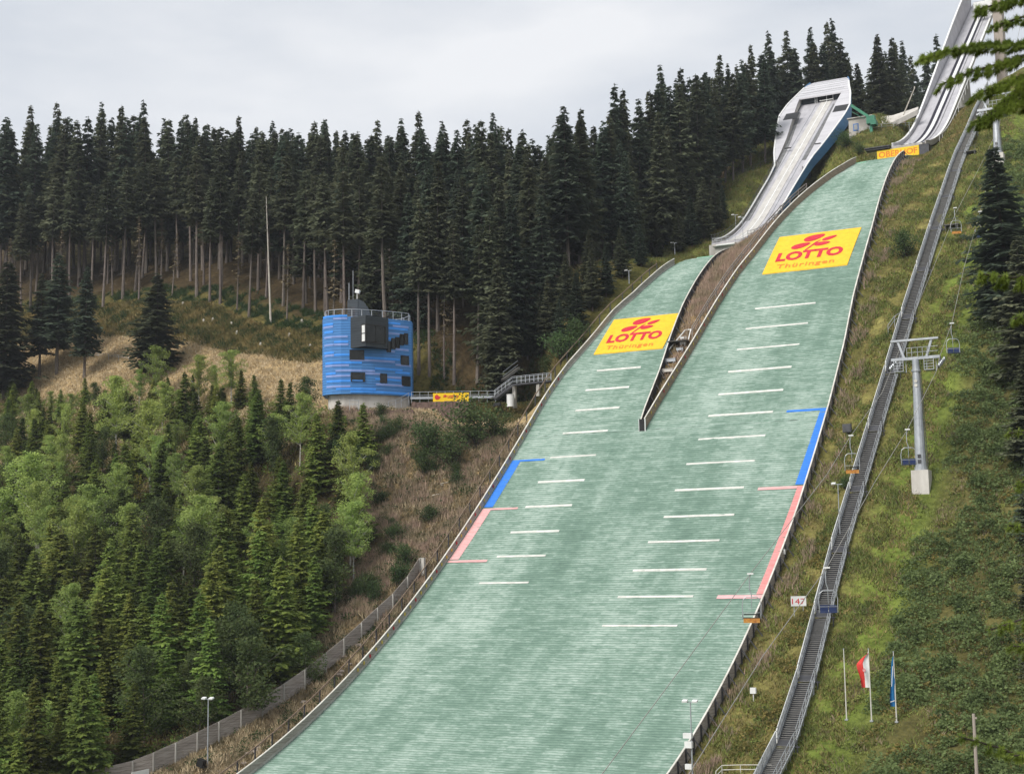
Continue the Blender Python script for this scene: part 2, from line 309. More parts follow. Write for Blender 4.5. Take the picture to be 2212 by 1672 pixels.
# landing mat: worn green bristle mats laid in rows
def landing_mat():
    m = bpy.data.materials.new('green_bristle_mat'); m.use_nodes = True; t = m.node_tree; b = t.nodes['Principled BSDF']; Nn = t.nodes.new; L = t.links.new
    b.inputs['Roughness'].default_value = .8; b.inputs['Specular IOR Level'].default_value = .2
    uv = Nn('ShaderNodeUVMap'); uv.uv_map = 'UVMap'
    def noise(sx, sy, sc, det=4):
        mp = Nn('ShaderNodeMapping'); mp.inputs['Scale'].default_value = (sx, sy, 1); nz = Nn('ShaderNodeTexNoise'); nz.inputs['Scale'].default_value = sc; nz.inputs['Detail'].default_value = det
        nz.inputs['Roughness'].default_value = .6; L(uv.outputs[0], mp.inputs[0]); L(mp.outputs[0], nz.inputs['Vector']); return nz.outputs[0]
    big_ = noise(1, .5, .11, 5); mid = noise(1.0, 2.6, .55, 5); fine = noise(.8, 5, 2.2, 3); col_ = noise(.55, .035, 1.0, 2)
    def mth(op, a, b2):
        q = Nn('ShaderNodeMath'); q.operation = op
        for i, k in enumerate((a, b2)):
            if hasattr(k, 'node'): L(k, q.inputs[i])
            else: q.inputs[i].default_value = k
        return q.outputs[0]
    # per-row variation
    sp = Nn('ShaderNodeSeparateXYZ'); L(uv.outputs[0], sp.inputs[0])
    row = mth('FLOOR', mth('DIVIDE', sp.outputs[1], .42), 0); cell = mth('FLOOR', mth('DIVIDE', sp.outputs[0], 1.9), 0)
    cv = Nn('ShaderNodeCombineXYZ'); L(row, cv.inputs[0]); L(cell, cv.inputs[1]); wn = Nn('ShaderNodeTexWhiteNoise'); wn.noise_dimensions = '3D'; L(cv.outputs[0], wn.inputs[0])
    s = mth('ADD', mth('ADD', mth('MULTIPLY', big_, 1.2), mth('MULTIPLY', mid, .75)), mth('ADD', mth('MULTIPLY', fine, .85), mth('ADD', mth('MULTIPLY', wn.outputs['Value'], .18), mth('MULTIPLY', col_, .4))))
    fr = mth('FRACT', mth('DIVIDE', sp.outputs[1], .42), 0); gap = mth('LESS_THAN', fr, .36)
    s = mth('SUBTRACT', s, mth('MULTIPLY', gap, .42))
    mr = Nn('ShaderNodeMapRange'); mr.inputs[1].default_value = 1.16; mr.inputs[2].default_value = 2.04; L(s, mr.inputs[0])
    rp = Nn('ShaderNodeValToRGB'); e = rp.color_ramp.elements; e[0].position = 0; e[0].color = (.10, .165, .128, 1); e[1].position = 1; e[1].color = (.40, .49, .43, 1)
    k = rp.color_ramp.elements.new(.5); k.color = (.18, .275, .218, 1)
    L(mr.outputs[0], rp.inputs[0]); L(rp.outputs[0], b.inputs['Base Color'])
    bp = Nn('ShaderNodeBump'); bp.inputs['Strength'].default_value = .5; bp.inputs['Distance'].default_value = .06; L(fine, bp.inputs['Height']); L(bp.outputs[0], b.inputs['Normal'])
    return m
M['mat'] = landing_mat()
def strip_mat(name, c, c2):
    return mat(name, c, c2, .8, 1.4, stretch=(.6, 3, 3), lo=.3, hi=.7)
M['bluemat'] = strip_mat('blue_bristle_mat', (.05, .24, .78), (.035, .17, .58)); M['redmat'] = strip_mat('pink_bristle_mat', (.78, .46, .45), (.62, .31, .30))
M['redmat2'] = strip_mat('red_bristle_mat', (.76, .34, .33), (.60, .21, .20)); M['pinkmat'] = strip_mat('pale_pink_bristle_mat', (.80, .50, .50), (.62, .36, .36))
# ground: land cover colour per vertex, broken up by noise
def ground_mat():
    m = bpy.data.materials.new('hillside_ground'); m.use_nodes = True; t = m.node_tree; b = t.nodes['Principled BSDF']; Nn = t.nodes.new; L = t.links.new
    b.inputs['Roughness'].default_value = .95; b.inputs['Specular IOR Level'].default_value = .1
    a = Nn('ShaderNodeAttribute'); a.attribute_name = 'Cover'; g = Nn('ShaderNodeTexCoord')
    def nz(sc, d=6):
        q = Nn('ShaderNodeTexNoise'); q.inputs['Scale'].default_value = sc; q.inputs['Detail'].default_value = d; q.inputs['Roughness'].default_value = .7; L(g.outputs['Object'], q.inputs['Vector']); return q
    n_a = nz(.22); n_b = nz(1.6)
    r1 = Nn('ShaderNodeValToRGB'); r1.color_ramp.elements[0].color = (.55, .52, .46, 1); r1.color_ramp.elements[1].color = (1.45, 1.4, 1.2, 1); r1.color_ramp.elements[0].position = .3; r1.color_ramp.elements[1].position = .7
    r2 = Nn('ShaderNodeValToRGB'); r2.color_ramp.elements[0].color = (.5, .52, .5, 1); r2.color_ramp.elements[1].color = (1.4, 1.35, 1.3, 1); r2.color_ramp.elements[0].position = .35; r2.color_ramp.elements[1].position = .65
    L(n_a.outputs[0], r1.inputs[0]); L(n_b.outputs[0], r2.inputs[0])
    m1 = Nn('ShaderNodeMixRGB'); m1.blend_type = 'MULTIPLY'; m1.inputs[0].default_value = 1; L(a.outputs['Color'], m1.inputs[1]); L(r1.outputs[0], m1.inputs[2])
    m2 = Nn('ShaderNodeMixRGB'); m2.blend_type = 'MULTIPLY'; m2.inputs[0].default_value = .85; L(m1.outputs[0], m2.inputs[1]); L(r2.outputs[0], m2.inputs[2])
    L(m2.outputs[0], b.inputs['Base Color'])
    bp = Nn('ShaderNodeBump'); bp.inputs['Strength'].default_value = .8; bp.inputs['Distance'].default_value = .3; L(n_b.outputs[0], bp.inputs['Height']); L(bp.outputs[0], b.inputs['Normal'])
    return m
M['ground'] = ground_mat()
# edge of the tall forest and of the young wood, as functions of u / v
def forest_edge_v(u):    # tall trees stand uphill of this line
    return np.interp(u, [-260, -207, -187, -162, -151, -141, -127, -112, -106, -99, -95, -92, -90.5, -87, -86, -85], [212, 209, 209, 206, 200.5, 197, 192, 184, 181, 179.5, 181, 190, 212, 226, 250, 262])
def young_edge_u(v): return np.interp(v, [60, 105, 111, 118, 128, 138, 150, 160, 166, 172, 176, 181], [-100, -97.5, -95, -93, -91, -91.8, -97, -102, -110, -124, -134, -156])
# land cover
def cover(u, v):
    c = np.zeros(u.shape+(3,)); c[:] = (.105, .105, .035)
    def put(mask, col): c[mask] = col
    fe = forest_edge_v(u)
    put((u > -44.5) & (v < 262), (.18, .17, .065))
    put((u > -35.6) & (u < -30.5), (.13, .18, .04)); put(u > -30.5, (.115, .11, .045)); put(u > -14, (.10, .08, .04))
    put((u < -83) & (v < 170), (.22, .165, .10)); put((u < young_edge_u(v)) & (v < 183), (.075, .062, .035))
    put((u < -84) & (v >= 166) & (v < fe+2), (.12, .105, .04))
    tan = (u < -84) & (v > 165) & (u > young_edge_u(v)-2*(v > 182)*0-400*(v > 181)) & (v < np.interp(u, [-240, -186, -167, -150, -140, -127, -112, -100, -88], [199, 198.5, 197, 191, 188.5, 184, 179, 176, 175]))
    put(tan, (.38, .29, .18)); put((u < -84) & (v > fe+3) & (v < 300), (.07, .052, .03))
    put((u < -168) & (u > -225) & (v > 226) & (v < 252), (.22, .19, .09))
    put((v > 166) & (v < 214) & (u > uSR(v)) & (u < uLE(v)), (.27, .19, .125))
    put((u > -86) & (u < -60) & (v > 214) & (v < 300), (.14, .15, .045)); put((v > 264) & (u > -66), (.14, .14, .05))
    put((u < -84) & (v > 245) & (v < 262) & (u > -90), (.10, .12, .035))
    return c
print('terrain')
CV = cover(GU, GV); nu, nv = GU.shape
for _ in range(2):
    CVp = np.pad(CV, ((1, 1), (1, 1), (0, 0)), 'edge'); CV = (CVp[1:-1, 1:-1]*2+CVp[:-2, 1:-1]+CVp[2:, 1:-1]+CVp[1:-1, :-2]+CVp[1:-1, 2:])/6
idx = np.arange(nu*nv).reshape(nu, nv)
F = np.stack([idx[:-1, :-1], idx[1:, :-1], idx[1:, 1:], idx[:-1, 1:]], -1).reshape(-1, 4)
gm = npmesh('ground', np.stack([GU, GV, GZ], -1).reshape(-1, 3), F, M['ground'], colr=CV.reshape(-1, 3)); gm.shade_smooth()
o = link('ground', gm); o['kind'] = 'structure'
# ------------------------------------------------------------------ landing slope
ARC = np.concatenate([[0], np.cumsum(np.hypot(np.diff(np.arange(60, 260, .1)), np.diff(big(np.arange(60, 260, .1)))))])
def s_of_v(v): return np.interp(v, np.arange(60, 260, .1), ARC)
def v_of_s(s): return np.interp(s, ARC, np.arange(60, 260, .1))
JIT = np.random.default_rng(5)
def slope_patch(uL, uR, va, vb, prof, off=0, ncol=None, lip=.075, thick=False, jit=.02):
    row = .42; i0 = math.floor(s_of_v(va)/row); i1 = math.ceil(s_of_v(vb)/row); V = []; UV = []
    wmax = max(abs(uR(va)-uL(va)), abs(uR(vb)-uL(vb))); nc = ncol or max(2, int(wmax/.6)+1)
    S = np.arange(i0, i1+1)*row; S[0] = s_of_v(va); S[-1] = s_of_v(vb); t = np.linspace(0, 1, nc); rows = []
    for i in range(len(S)-1):
        for k, (s, lf) in enumerate(((S[i], lip), (S[i+1]-.002, 0))):
            v = v_of_s(s); u = uL(v)+(uR(v)-uL(v))*t; z = np.full(nc, prof(v)+off+lf)+(JIT.normal(0, jit, nc) if k == 0 else 0)
            rows.append(np.stack([u, np.full(nc, v), z], -1)); UV.append(np.stack([u, np.full(nc, s)], -1))
    V = np.concatenate(rows); UV = np.concatenate(UV); nr = len(rows); ix = np.arange(nr*nc).reshape(nr, nc)
    F = np.stack([ix[:-1, :-1], ix[:-1, 1:], ix[1:, 1:], ix[1:, :-1]], -1).reshape(-1, 4)
    return V, F, UV
def join(parts):
    Vs, Fs, Us, k = [], [], [], 0
    for V, F, U in parts: Vs.append(V); Fs.append(F+k); Us.append(U); k += len(V)
    return np.concatenate(Vs), np.concatenate(Fs), np.concatenate(Us)
V, F, U = join([slope_patch(uLO, uRE, 62, 166.7, base), slope_patch(uLO, uSR, 166.7, 223, small), slope_patch(uLE, uRE, 166.7, 251, big)])
slope = link('landing_slope', npmesh('landing_slope', V, F, M['mat'], uv=U)); slope['kind'] = 'structure'
def profile_at(u, v): return big if (v < 167 or u > -67.3) else small
def patch_obj(name, m, u0, u1, va, vb, prof, off, parent=None, lip=.075):
    V, F, U = slope_patch(lambda v: u0, lambda v: u1, va, vb, prof, off, lip=lip, jit=.008)
    return link(name, npmesh(name, V, F, m, uv=U), parent)
RL = [(1631, 669, 1762, 654), (1611, 711, 1745, 699), (1592, 757, 1727, 744), (1573, 804, 1710, 793), (1552, 853, 1692, 842), (1530, 899, 1670, 889), (1509, 949, 1653, 942), (1483, 1003, 1630, 996), (1458, 1060, 1607, 1053), (1434, 1117, 1586, 1112), (1400, 1172, 1554, 1168), (1368, 1232, 1526, 1230), (1335, 1289, 1497, 1289), (1301, 1352, 1463, 1352)]
LL = [(1290, 801, 1384, 794), (1265, 843, 1359, 836), (1243, 887, 1338, 881), (1216, 937, 1313, 931), (1189, 989, 1287, 984), (1162, 1042, 1263, 1036), (1135, 1096, 1236, 1091), (1103, 1150, 1208, 1147), (1073, 1203, 1179, 1200), (1035, 1261, 1142, 1258)]
for L_, pf in ((RL, big), (LL, small)):
    for a in L_:
        p = cast(a[0], a[1], lambda u, v: pf(v)); q = cast(a[2], a[3], lambda u, v: pf(v)); vm = (p[1]+q[1])/2; b = MB()
        for v0, v1 in ((vm-.11, vm+.11),):
            z0, z1 = float(pf(v0)), float(pf(v1)); b.hexa([(p[0], v0, z0-.05), (q[0], v0, z0-.05), (q[0], v1, z1-.05), (p[0], v1, z1-.05)], [(p[0], v0, z0+.10), (q[0], v0, z0+.10), (q[0], v1, z1+.10), (p[0], v1, z1+.10)])
        b.build('distance_line', M['offwhite'], slope)
for nm, m, u0, u1, va, vb, pf in (('blue_strip', 'bluemat', -45.75, -44.75, 156.6, 168.4, big), ('blue_strip', 'bluemat', -49.8, -45.75, 168.0, 168.45, big),
        ('red_strip', 'redmat2', -45.4, -44.35, 140.6, 156.5, big), ('red_strip', 'redmat', -49.8, -45.4, 156.0, 156.5, big), ('red_strip', 'pinkmat', -49.3, -44.3, 140.0, 140.55, big),
        ('blue_strip', 'bluemat', -83.2, -82.0, 155.1, 162.9, small), ('blue_strip', 'bluemat', -82.0, -78.7, 162.5, 162.9, small),
        ('red_strip', 'redmat', -83.2, -82.0, 146.7, 155.0, small), ('red_strip', 'redmat', -82.0, -78.5, 154.6, 155.0, small), ('red_strip', 'redmat', -83.2, -78.2, 146.2, 146.65, small)):
    patch_obj(nm, M[m], u0, u1, va, vb, pf, .035, slope)
# ------------------------------------------------------------------ lettering
def text_mesh(s, bold=.0, space=1.0):
    c = bpy.data.curves.new('t', 'FONT'); c.body = s; c.size = 1; c.offset = bold; c.space_character = space; c.resolution_u = 3
    ob = bpy.data.objects.new('t', c); COL.objects.link(ob); dg = bpy.context.evaluated_depsgraph_get(); me = bpy.data.meshes.new_from_object(ob.evaluated_get(dg))
    V = np.array([tuple(v.co) for v in me.vertices]); F = [tuple(p.vertices) for p in me.polygons]
    bpy.data.objects.remove(ob); bpy.data.curves.remove(c); bpy.data.meshes.remove(me)
    V = V[:, :2]; lo = V.min(0); hi = V.max(0); return V, F, lo, hi
def text_on(s, a0, a1, b0, b1, fn, name, m, parent, bold=.02, space=1., base_ref=None):
    V, F, lo, hi = text_mesh(s, bold, space)
    # b0..b1 spans baseline..cap height
    cap = .729 if base_ref is None else base_ref
    A = a0+(V[:, 0]-lo[0])/(hi[0]-lo[0])*(a1-a0); B = b0+V[:, 1]/cap*(b1-b0)
    mb = MB(); mb.v = [tuple(fn(a, b)) for a, b in zip(A, B)]; mb.f = F
    return mb.build(name, m, parent)
def ellipse(p, q, th, fn, n=18, pointed=False):
    p = np.array(p); q = np.array(q); c = (p+q)/2; d = (q-p)/2; nrm = np.array([-d[1], d[0]])/np.linalg.norm(d)*th/2; mb = []
    for i in range(n):
        a = 2*math.pi*i/n; w_ = math.sin(a)*(1-.25*math.cos(a) if not pointed else (1+.35*math.cos(a))); mb.append(fn(*(c+d*math.cos(a)+nrm*w_)))
    return mb
def lotto_carpet(u0, u1, v0, v1, pf, label):
    root = thing('advertising_mat', label, 'advertising mat', ((u0+u1)/2, v0, float(pf(v0))), 'yellow advertising mats on the landing slope')
    b = MB(); vs = np.linspace(v0, v1, 14)
    for i in range(13):
        a, c = vs[i], vs[i+1]; za, zc = float(pf(a)), float(pf(c))
        b.hexa([(u0, a, za-.02), (u1, a, za-.02), (u1, c, zc-.02), (u0, c, zc-.02)], [(u0, a, za+.17), (u1, a, za+.17), (u1, c, zc+.17), (u0, c, zc+.17)])
    b.build('mat_sheet', M['yellow'], root)
    fn = lambda a, c: (u0+a*(u1-u0), v0+c*(v1-v0), float(pf(v0+c*(v1-v0)))+.23)
    text_on('LOTTO', .095, .885, .285, .50, fn, 'lettering', M['red'], root, bold=.045, space=1.0)
    text_on('Thüringen', .145, .83, .085, .19, fn, 'lettering', M['orange'], root, bold=.008, space=1.12)
    lg = MB()
    for p, q, th in (((.345, .785), (.58, .91), .155), ((.575, .735), (.735, .835), .085), ((.225, .60), (.44, .70), .13), ((.50, .63), (.685, .66), .10)):
        lg.poly(ellipse(p, q, th, fn))
    lg.poly([fn(.405, .51), (fn(.42, .49)), fn(.54, .72), fn(.56, .76), fn(.50, .71)]); lg.build('clover_emblem', M['red'], root)
lotto_carpet(-60.4, -48.55, 195.0, 204.0, big, 'large yellow mat with red clover emblem, LOTTO Thüringen, high on the wide landing slope')
lotto_carpet(-80.05, -70.1, 181.3, 188.6, small, 'smaller yellow mat with red clover emblem, LOTTO Thüringen, on the narrow left landing slope')
# ------------------------------------------------------------------ side boards
def boards(name, label, ufn, pf, va, vb, side, h0, h1, step=2.2, dots=None, cap=.16, mb_='wood', brace=True, base_green=False):
    # side=+1: the posts stand on the +X side
    root = thing(name, label, 'barrier', (float(ufn(va)), va, float(pf(va))))
    vs = np.arange(va, vb+.01, step); pan = MB(); cp = MB(); gr = MB(); P_ = []
    for i, v in enumerate(vs):
        z = float(pf(v)); u = float(ufn(v)); P_.append((u, v, z))
    for i in range(len(P_)-1):
        (u, v, z), (u2, v2, z2) = P_[i], P_[i+1]; t = side*.09; ha = h0+(h1-h0)*i/len(P_); hb = h0+(h1-h0)*(i+1)/len(P_)
        g = .012
        pan.hexa([(u, v+g, z-.35), (u+t, v+g, z-.35), (u2+t, v2-g, z2-.35), (u2, v2-g, z2-.35)], [(u, v+g, z+ha), (u+t, v+g, z+ha), (u2+t, v2-g, z2+hb), (u2, v2-g, z2+hb)])
        c = cap/2; um = t/2
        cp.hexa([(u+um-c, v, z+ha), (u+um+c, v, z+ha), (u2+um+c, v2, z2+hb), (u2+um-c, v2, z2+hb)], [(u+um-c, v, z+ha+.07), (u+um+c, v, z+ha+.07), (u2+um+c, v2, z2+hb+.07), (u2+um-c, v2, z2+hb+.07)])
        if base_green: gr.hexa([(u, v, z-.1), (u-side*.03, v, z-.1), (u2-side*.03, v2, z2-.1), (u2, v2, z2-.1)], [(u, v, z+.28), (u-side*.03, v, z+.28), (u2-side*.03, v2, z2+.28), (u2, v2, z2+.28)])
    pan.build('board_panel', M[mb_], root); cp.build('top_cap', M['cap'], root)
    if base_green: gr.build('base_board', M['conc'], root)
    if brace:
        st = 1 if len(P_) < 95 else 2
        for i, (u, v, z) in enumerate(P_[::st]):
            h = h0+(h1-h0)*i*st/len(P_); k = MB(); x = u+side*.16
            k.box((x, v, z+h/2-.45), (.12, .14, h+.8)); k.bar((x+side*.05, v, z+h*.75), (u+side*1.0, v, z-.35), .09); k.build('post', M['dsteel'] if side > 0 else M['woodwarm'], root)
    if dots:
        for i, (v, kind) in enumerate(dots):
            u = float(ufn(v)); z = float(pf(v)); d = MB(); x = u-side*.03
            ring = [(x, v+math.cos(a)*.16, z+h0*.62+math.sin(a)*.20) for a in np.linspace(0, 2*math.pi, 11)[:-1]]
            d.hexa(ring, [(x-side*.03, b, c) for _, b, c in ring]); d.build('distance_marker', M['reddot' if kind else 'yeldot'], root)
    return root
dl = [(v, 0) for v in np.arange(128, 178, 1.15)]; dl = [(v, 1 if i % 4 == 2 else 0) for i, (v, _) in enumerate(dl)]
boards('side_board', 'long curved grey wooden barrier with pale cap along the left edge of both landing slopes', uLO, small, 84, 208, -1, .95, 1.0, dots=dl[:44], base_green=True)
boards('side_board', 'grey wooden barrier with dark struts along the right edge of the wide slope', uRE, big, 84, 238, 1, .95, 1.0, step=1.9)
dr = [(v, 1 if i % 5 == 3 else 0) for i, v in enumerate(np.arange(168.5, 200, 1.2))]
boards('side_board', 'stained wooden barrier, right arm of the wedge, left side of the wide slope', uLE, big, 166.8, 238, -1, 1.35, 1.1, dots=dr, mb_='woodwarm')
boards('side_board', 'dark barrier with pale cap, left arm of the wedge beside the narrow slope', lambda v: uSR(v), small, 166.8, 217, 1, 1.2, 1.0, mb_='dsteel')
nb = MB(); zz_ = float(base(166.7)); nb.box((-67.35, 166.62, zz_+.45), (.75, .12, 1.9)); nr = thing('wedge_nose_board', 'dark square nose board closing the pointed tip of the wedge between the two slopes', 'barrier', (-67.35, 166.6, zz_))
nb.build('board', M['black'], nr); nb = MB(); nb.box((-66.95, 166.55, zz_+.45), (.1, .12, 1.9)); nb.box((-67.75, 166.55, zz_+.45), (.06, .12, 1.9)); nb.build('edge_strip', M['white'], nr)
def railing(name, label, pts, h=1.05, rails=(1, .55), every=1, r=.035, m='steel', group=None, cat='railing', pm=None, wood=False):
    root = thing(name, label, cat, pts[0], group); rb = MB()
    for k in rails:
        P_ = [(p[0], p[1], p[2]+h*k) for p in pts]
        if wood:
            for a, b in zip(P_[:-1], P_[1:]): rb.bar(a, b, .06, .14)
        else: rb.tube(P_, r, 6)
    rb.build('rail', M[m], root)
    for p in pts[::every][:99]:
        q = MB()
        if wood: q.box((p[0], p[1], p[2]+h/2-.15), (.12, .12, h+.4))
        else: q.tube([(p[0], p[1], p[2]-.3), (p[0], p[1], p[2]+h)], r*1.1, 6)
        q.build('post', M[pm or m], root)
    return root
# wooden handrails that run outside the left edge and inside the wedge
pts = [(float(uLO(v))-1.3, v, float(small(v))+.15) for v in np.arange(92, 206, 2.6)]
railing('handrail', 'wooden handrail on dark posts running beside the left edge barrier', pts, 1.15, (1,), wood=True, m='woodwarm', pm='dsteel')
pts = [(float(uLE(v))-1.2, v, float(big(v))+.2) for v in np.arange(183, 222, 2.6)]
railing('handrail', 'pale wooden handrail inside the wedge beside the upper wide slope', pts, 1.2, (1, .6), wood=True, m='wood')
def at_g(x, y): return PG(x, y)
# things in the wedge: small platform frames and boxes
C4 = lambda x, y: ((x*.5084+2150)/1.736, (y*.5084+800)/1.736)
wd = thing('timber_platform', 'small timber platform with white edge rail wedged between the two slopes', 'platform', tuple(PG(*C4(790, 960))))
b = MB(); A_ = [PG(*C4(*q)) for q in ((705, 1035), (828, 888), (868, 884), (850, 960))]
for a, c in zip(A_[:-1], A_[1:]): b.bar((a[0], a[1], a[2]+.5), (c[0], c[1], c[2]+.5), .12)
b.build('edge_rail', M['white'], wd); b = MB(); c = PG(*C4(795, 960)); b.box((c[0], c[1], c[2]+.12), (2.6, 3.4, .12)); b.build('deck', M['grate'], wd)
for (x, y, sx, sy, sz, mm, lb) in ((815, 935, .9, .5, .25, 'white', 'small white box on the timber platform in the wedge'), (812, 980, .7, .5, .35, 'white', 'white bent box just below the timber platform in the wedge'),
        (790, 1020, .9, .6, .3, 'steel', 'pale grey box below the timber platform in the wedge'), (712, 1105, 1.7, .5, .4, 'steel', 'long grey trough lying across the lower wedge'), (700, 1180, 1.5, .7, .4, 'conclight', 'concrete block low in the pointed wedge')):
    c = PG(*C4(x, y)); b = MB(); b.box((0, 0, .15+sz/2), (sx, sy, sz)); b.box((0, 0, .16+sz), (sx+.1, sy+.1, .05)); b.box((-sx*.35, 0, .05), (.1, sy*.8, .2)); b.box((sx*.35, 0, .05), (.1, sy*.8, .2))
    tag(b.build('equipment_box', M[mm], None, org=tuple(c)), lb, 'box')
# green lip boards at the knoll tops
for (pf, a, c, v, lb) in ((small, -77.2, -71.3, 215.5, 'light green edge mat across the top of the narrow landing slope'), (big, -57.5, -55.0, 236.5, 'short light green edge mat at the top left of the wide landing slope')):
    b = MB(); z = float(pf(v)); b.hexa([(a, v, z-.1), (c, v, z-.1), (c, v+.5, z+.05), (a, v+.5, z+.05)], [(a, v, z+.22), (c, v, z+.22), (c, v+.5, z+.32), (a, v+.5, z+.32)]); tag(b.build('edge_mat', M['greenlt']), lb, 'mat')
# ------------------------------------------------------------------ small inrun
C1 = lambda x, y: ((x*.5606+2600)/1.736, (y*.5606+200)/1.736)
def woff(v): return .55+1.35*sst((np.asarray(v, float)-262)/26)
SI = thing('small_inrun', 'white spoon-shaped inrun ramp with hooded start house and blue flank, beside the forest', 'ski jump inrun', (-75, 223, float(inS(223))-2))
def strip(fnL, fnR, va, vb, zf, th, m, name, step=1.2, parent=SI):
    vs = np.linspace(va, vb, max(2, int((vb-va)/step)+1)); b = MB()
    for v, w_ in zip(vs[:-1], vs[1:]):
        l0, r0, z0, l1, r1, z1 = float(fnL(v)), float(fnR(v)), float(zf(v)), float(fnL(w_)), float(fnR(w_)), float(zf(w_))
        b.hexa([(l0, v, z0-th), (r0, v, z0-th), (r1, w_, z1-th), (l1, w_, z1-th)], [(l0, v, z0), (r0, v, z0), (r1, w_, z1), (l1, w_, z1)])
    return b.build(name, m, parent)
K_ = lambda c: (lambda v: c)
sL = interp([(222, -77.2), (240, -77.0), (262, -77.6), (271, -78.1), (286, -79.8), (290, -80)]); sR = interp([(222, -72.0), (262, -71.6), (290, -71.2)])
oL = interp([(222, -77.5), (240, -77.2), (255, -77.2), (260, -77.4), (266, -79.2), (275, -81.2), (281, -82.3), (286, -81.9), (291, -80.9), (295, -80.1), (297.5, -79.0), (299, -77.5)])
oR = interp([(222, -71.7), (247, -71.2), (256, -71.0), (262, -70.6), (268, -69.6), (277, -68.2), (281, -68.0), (287, -69.2), (291, -70.4), (295, -71.4), (297.5, -72.6), (299, -74.8)])
strip(sL, sR, 222.7, 289.5, lambda v: inS(v)-.03, .5, M['deckw'], 'deck')
strip(K_(-75.75), K_(-73.5), 222.9, 289, lambda v: inS(v)+.07, .1, M['deckl'], 'track')
strip(K_(-72.75), K_(-72.05), 262, 287, lambda v: inS(v)+.03, .06, M['deckg'], 'dark_channel')
strip(lambda v: sL(v)+.1, lambda v: sL(v)+.75, 240, 285, lambda v: inS(v)+.03, .06, M['deckg'], 'dark_channel')
strip(K_(-74.7), K_(-74.5), 222.9, 289, lambda v: inS(v)+.12, .05, M['white'], 'centre_rib')
for x in (-76.6, -72.9): strip(K_(x), K_(x+.08), 226, 288, lambda v: inS(v)+.06, .1, M['steel'], 'guide_rail')
strip(oL, sL, 262.5, 290, lambda v: inS(v)+woff(v), .35, M['shell'], 'wing_panel'); strip(sR, oR, 258, 290, lambda v: inS(v)+woff(v), .35, M['shell'], 'wing_panel')
# inner faces of the wings
strip(lambda v: sL(v)-.12, sL, 262.5, 290, lambda v: inS(v)+woff(v)-.02, 1.6, M['conc'], 'inner_cheek'); strip(sR, lambda v: sR(v)+.12, 258, 290, lambda v: inS(v)+woff(v)-.02, 1.6, M['conc'], 'inner_cheek')
# blue flank, right and left: hangs below the outline
def flank(fn, s, va, vb, m, nm, d0, d1, top):
    vs = np.linspace(va, vb, 40); b = MB()
    for v, w_ in zip(vs[:-1], vs[1:]):
        a, c = float(fn(v)), float(fn(w_)); za, zc = float(inS(v)+top(v))+.05, float(inS(w_)+top(w_))+.05
        da, dc = [d0+(d1-d0)*sst((k-va)/(vb-va)) for k in (v, w_)]; t = s*.14
        b.hexa([(a, v, za-da), (a+t, v, za-da), (c+t, w_, zc-dc), (c, w_, zc-dc)], [(a, v, za), (a+t, v, za), (c+t, w_, zc), (c, w_, zc)])
    return b.build(nm, m, SI)
top_ = lambda v: np.where(np.asarray(v) < 258, .45, woff(v))
flank(oR, 1, 246, 296, M['skirt'], 'blue_flank', 1.6, 3.4, top_); flank(oL, -1, 255, 296, M['skirt'], 'blue_flank', 1.2, 3.1, top_)
def edge(fn, va, vb, top, nm='white_edge'):
    vs = np.linspace(va, vb, 40); b = MB()
    P_ = [(float(fn(v)), v, float(inS(v)+top(v))+.09) for v in vs]
    for p, q in zip(P_[:-1], P_[1:]): b.bar(p, q, .3, .12)
    b.build(nm, M['white'], SI)
edge(lambda v: oR(v)-.02, 225, 293.5, top_); edge(lambda v: oL(v)+.02, 225, 293.5, top_)
for s, fn, va, vb in ((-1, oL, 224, 262), (1, oR, 224, 258)):
    b = MB(); vs = np.linspace(va, vb, 26)
    for v, w_ in zip(vs[:-1], vs[1:]):
        a, c = float(fn(v)), float(fn(w_)); za, zc = float(inS(v)), float(inS(w_))
        b.hexa([(a, v, za-.9), (a+.1*s, v, za-.9), (c+.1*s, w_, zc-.9), (c, w_, zc-.9)], [(a, v, za+.45), (a+.1*s, v, za+.45), (c+.1*s, w_, zc+.45), (c, w_, zc+.45)])
    b.build('side_wall', M['conc'] if s < 0 else M['skirt'], SI)
# hood
b = MB(); vs = np.linspace(288, 299.4, 16)
hz = lambda v: float(inS(v))+1.95-.035*max(0, v-293)**2
for v, w_ in zip(vs[:-1], vs[1:]):
    l0, r0, l1, r1 = float(oL(v)), float(oR(v)), float(oL(w_)), float(oR(w_))
    b.hexa([(l0, v, hz(v)-.3), (r0, v, hz(v)-.3), (r1, w_, hz(w_)-.3), (l1, w_, hz(w_)-.3)], [(l0, v, hz(v)), (r0, v, hz(v)), (r1, w_, hz(w_)), (l1, w_, hz(w_))])
b.build('hood', M['shell'], SI)
sm_ = MB()
for k in range(1, 9):
    v = 288+k*1.2; sm_.bar((float(oL(v))+.3, v, hz(v)+.01), (float(oR(v))-.3, v, hz(v)+.01), .05, .03)
sm_.build('panel_joints', M['deckg'], SI)
b = MB(); b.box((-75.5, 290.2, float(inS(290))+.75), (8.6, .2, 2.6)); b.build('start_wall', M['dsteel'], SI)
b = MB(); z = float(inS(289)); b.box((-78.2, 289.2, z+1.0), (3.2, .15, 1.7)); b.box((-72.6, 289.2, z+1.0), (2.0, .15, 1.7)); b.build('gate_panel', M['slate'], SI)
b = MB()
for x in (-76.9, -76.5, -74.5, -73.2): b.tube([(x, 288.6, z-.2), (x, 288.6, z+1.2)], .05, 6)
b.bar((-76, 288.7, z+.25), (-73.3, 288.7, z+.25), .25, .1); b.build('start_bar', M['white'], SI)
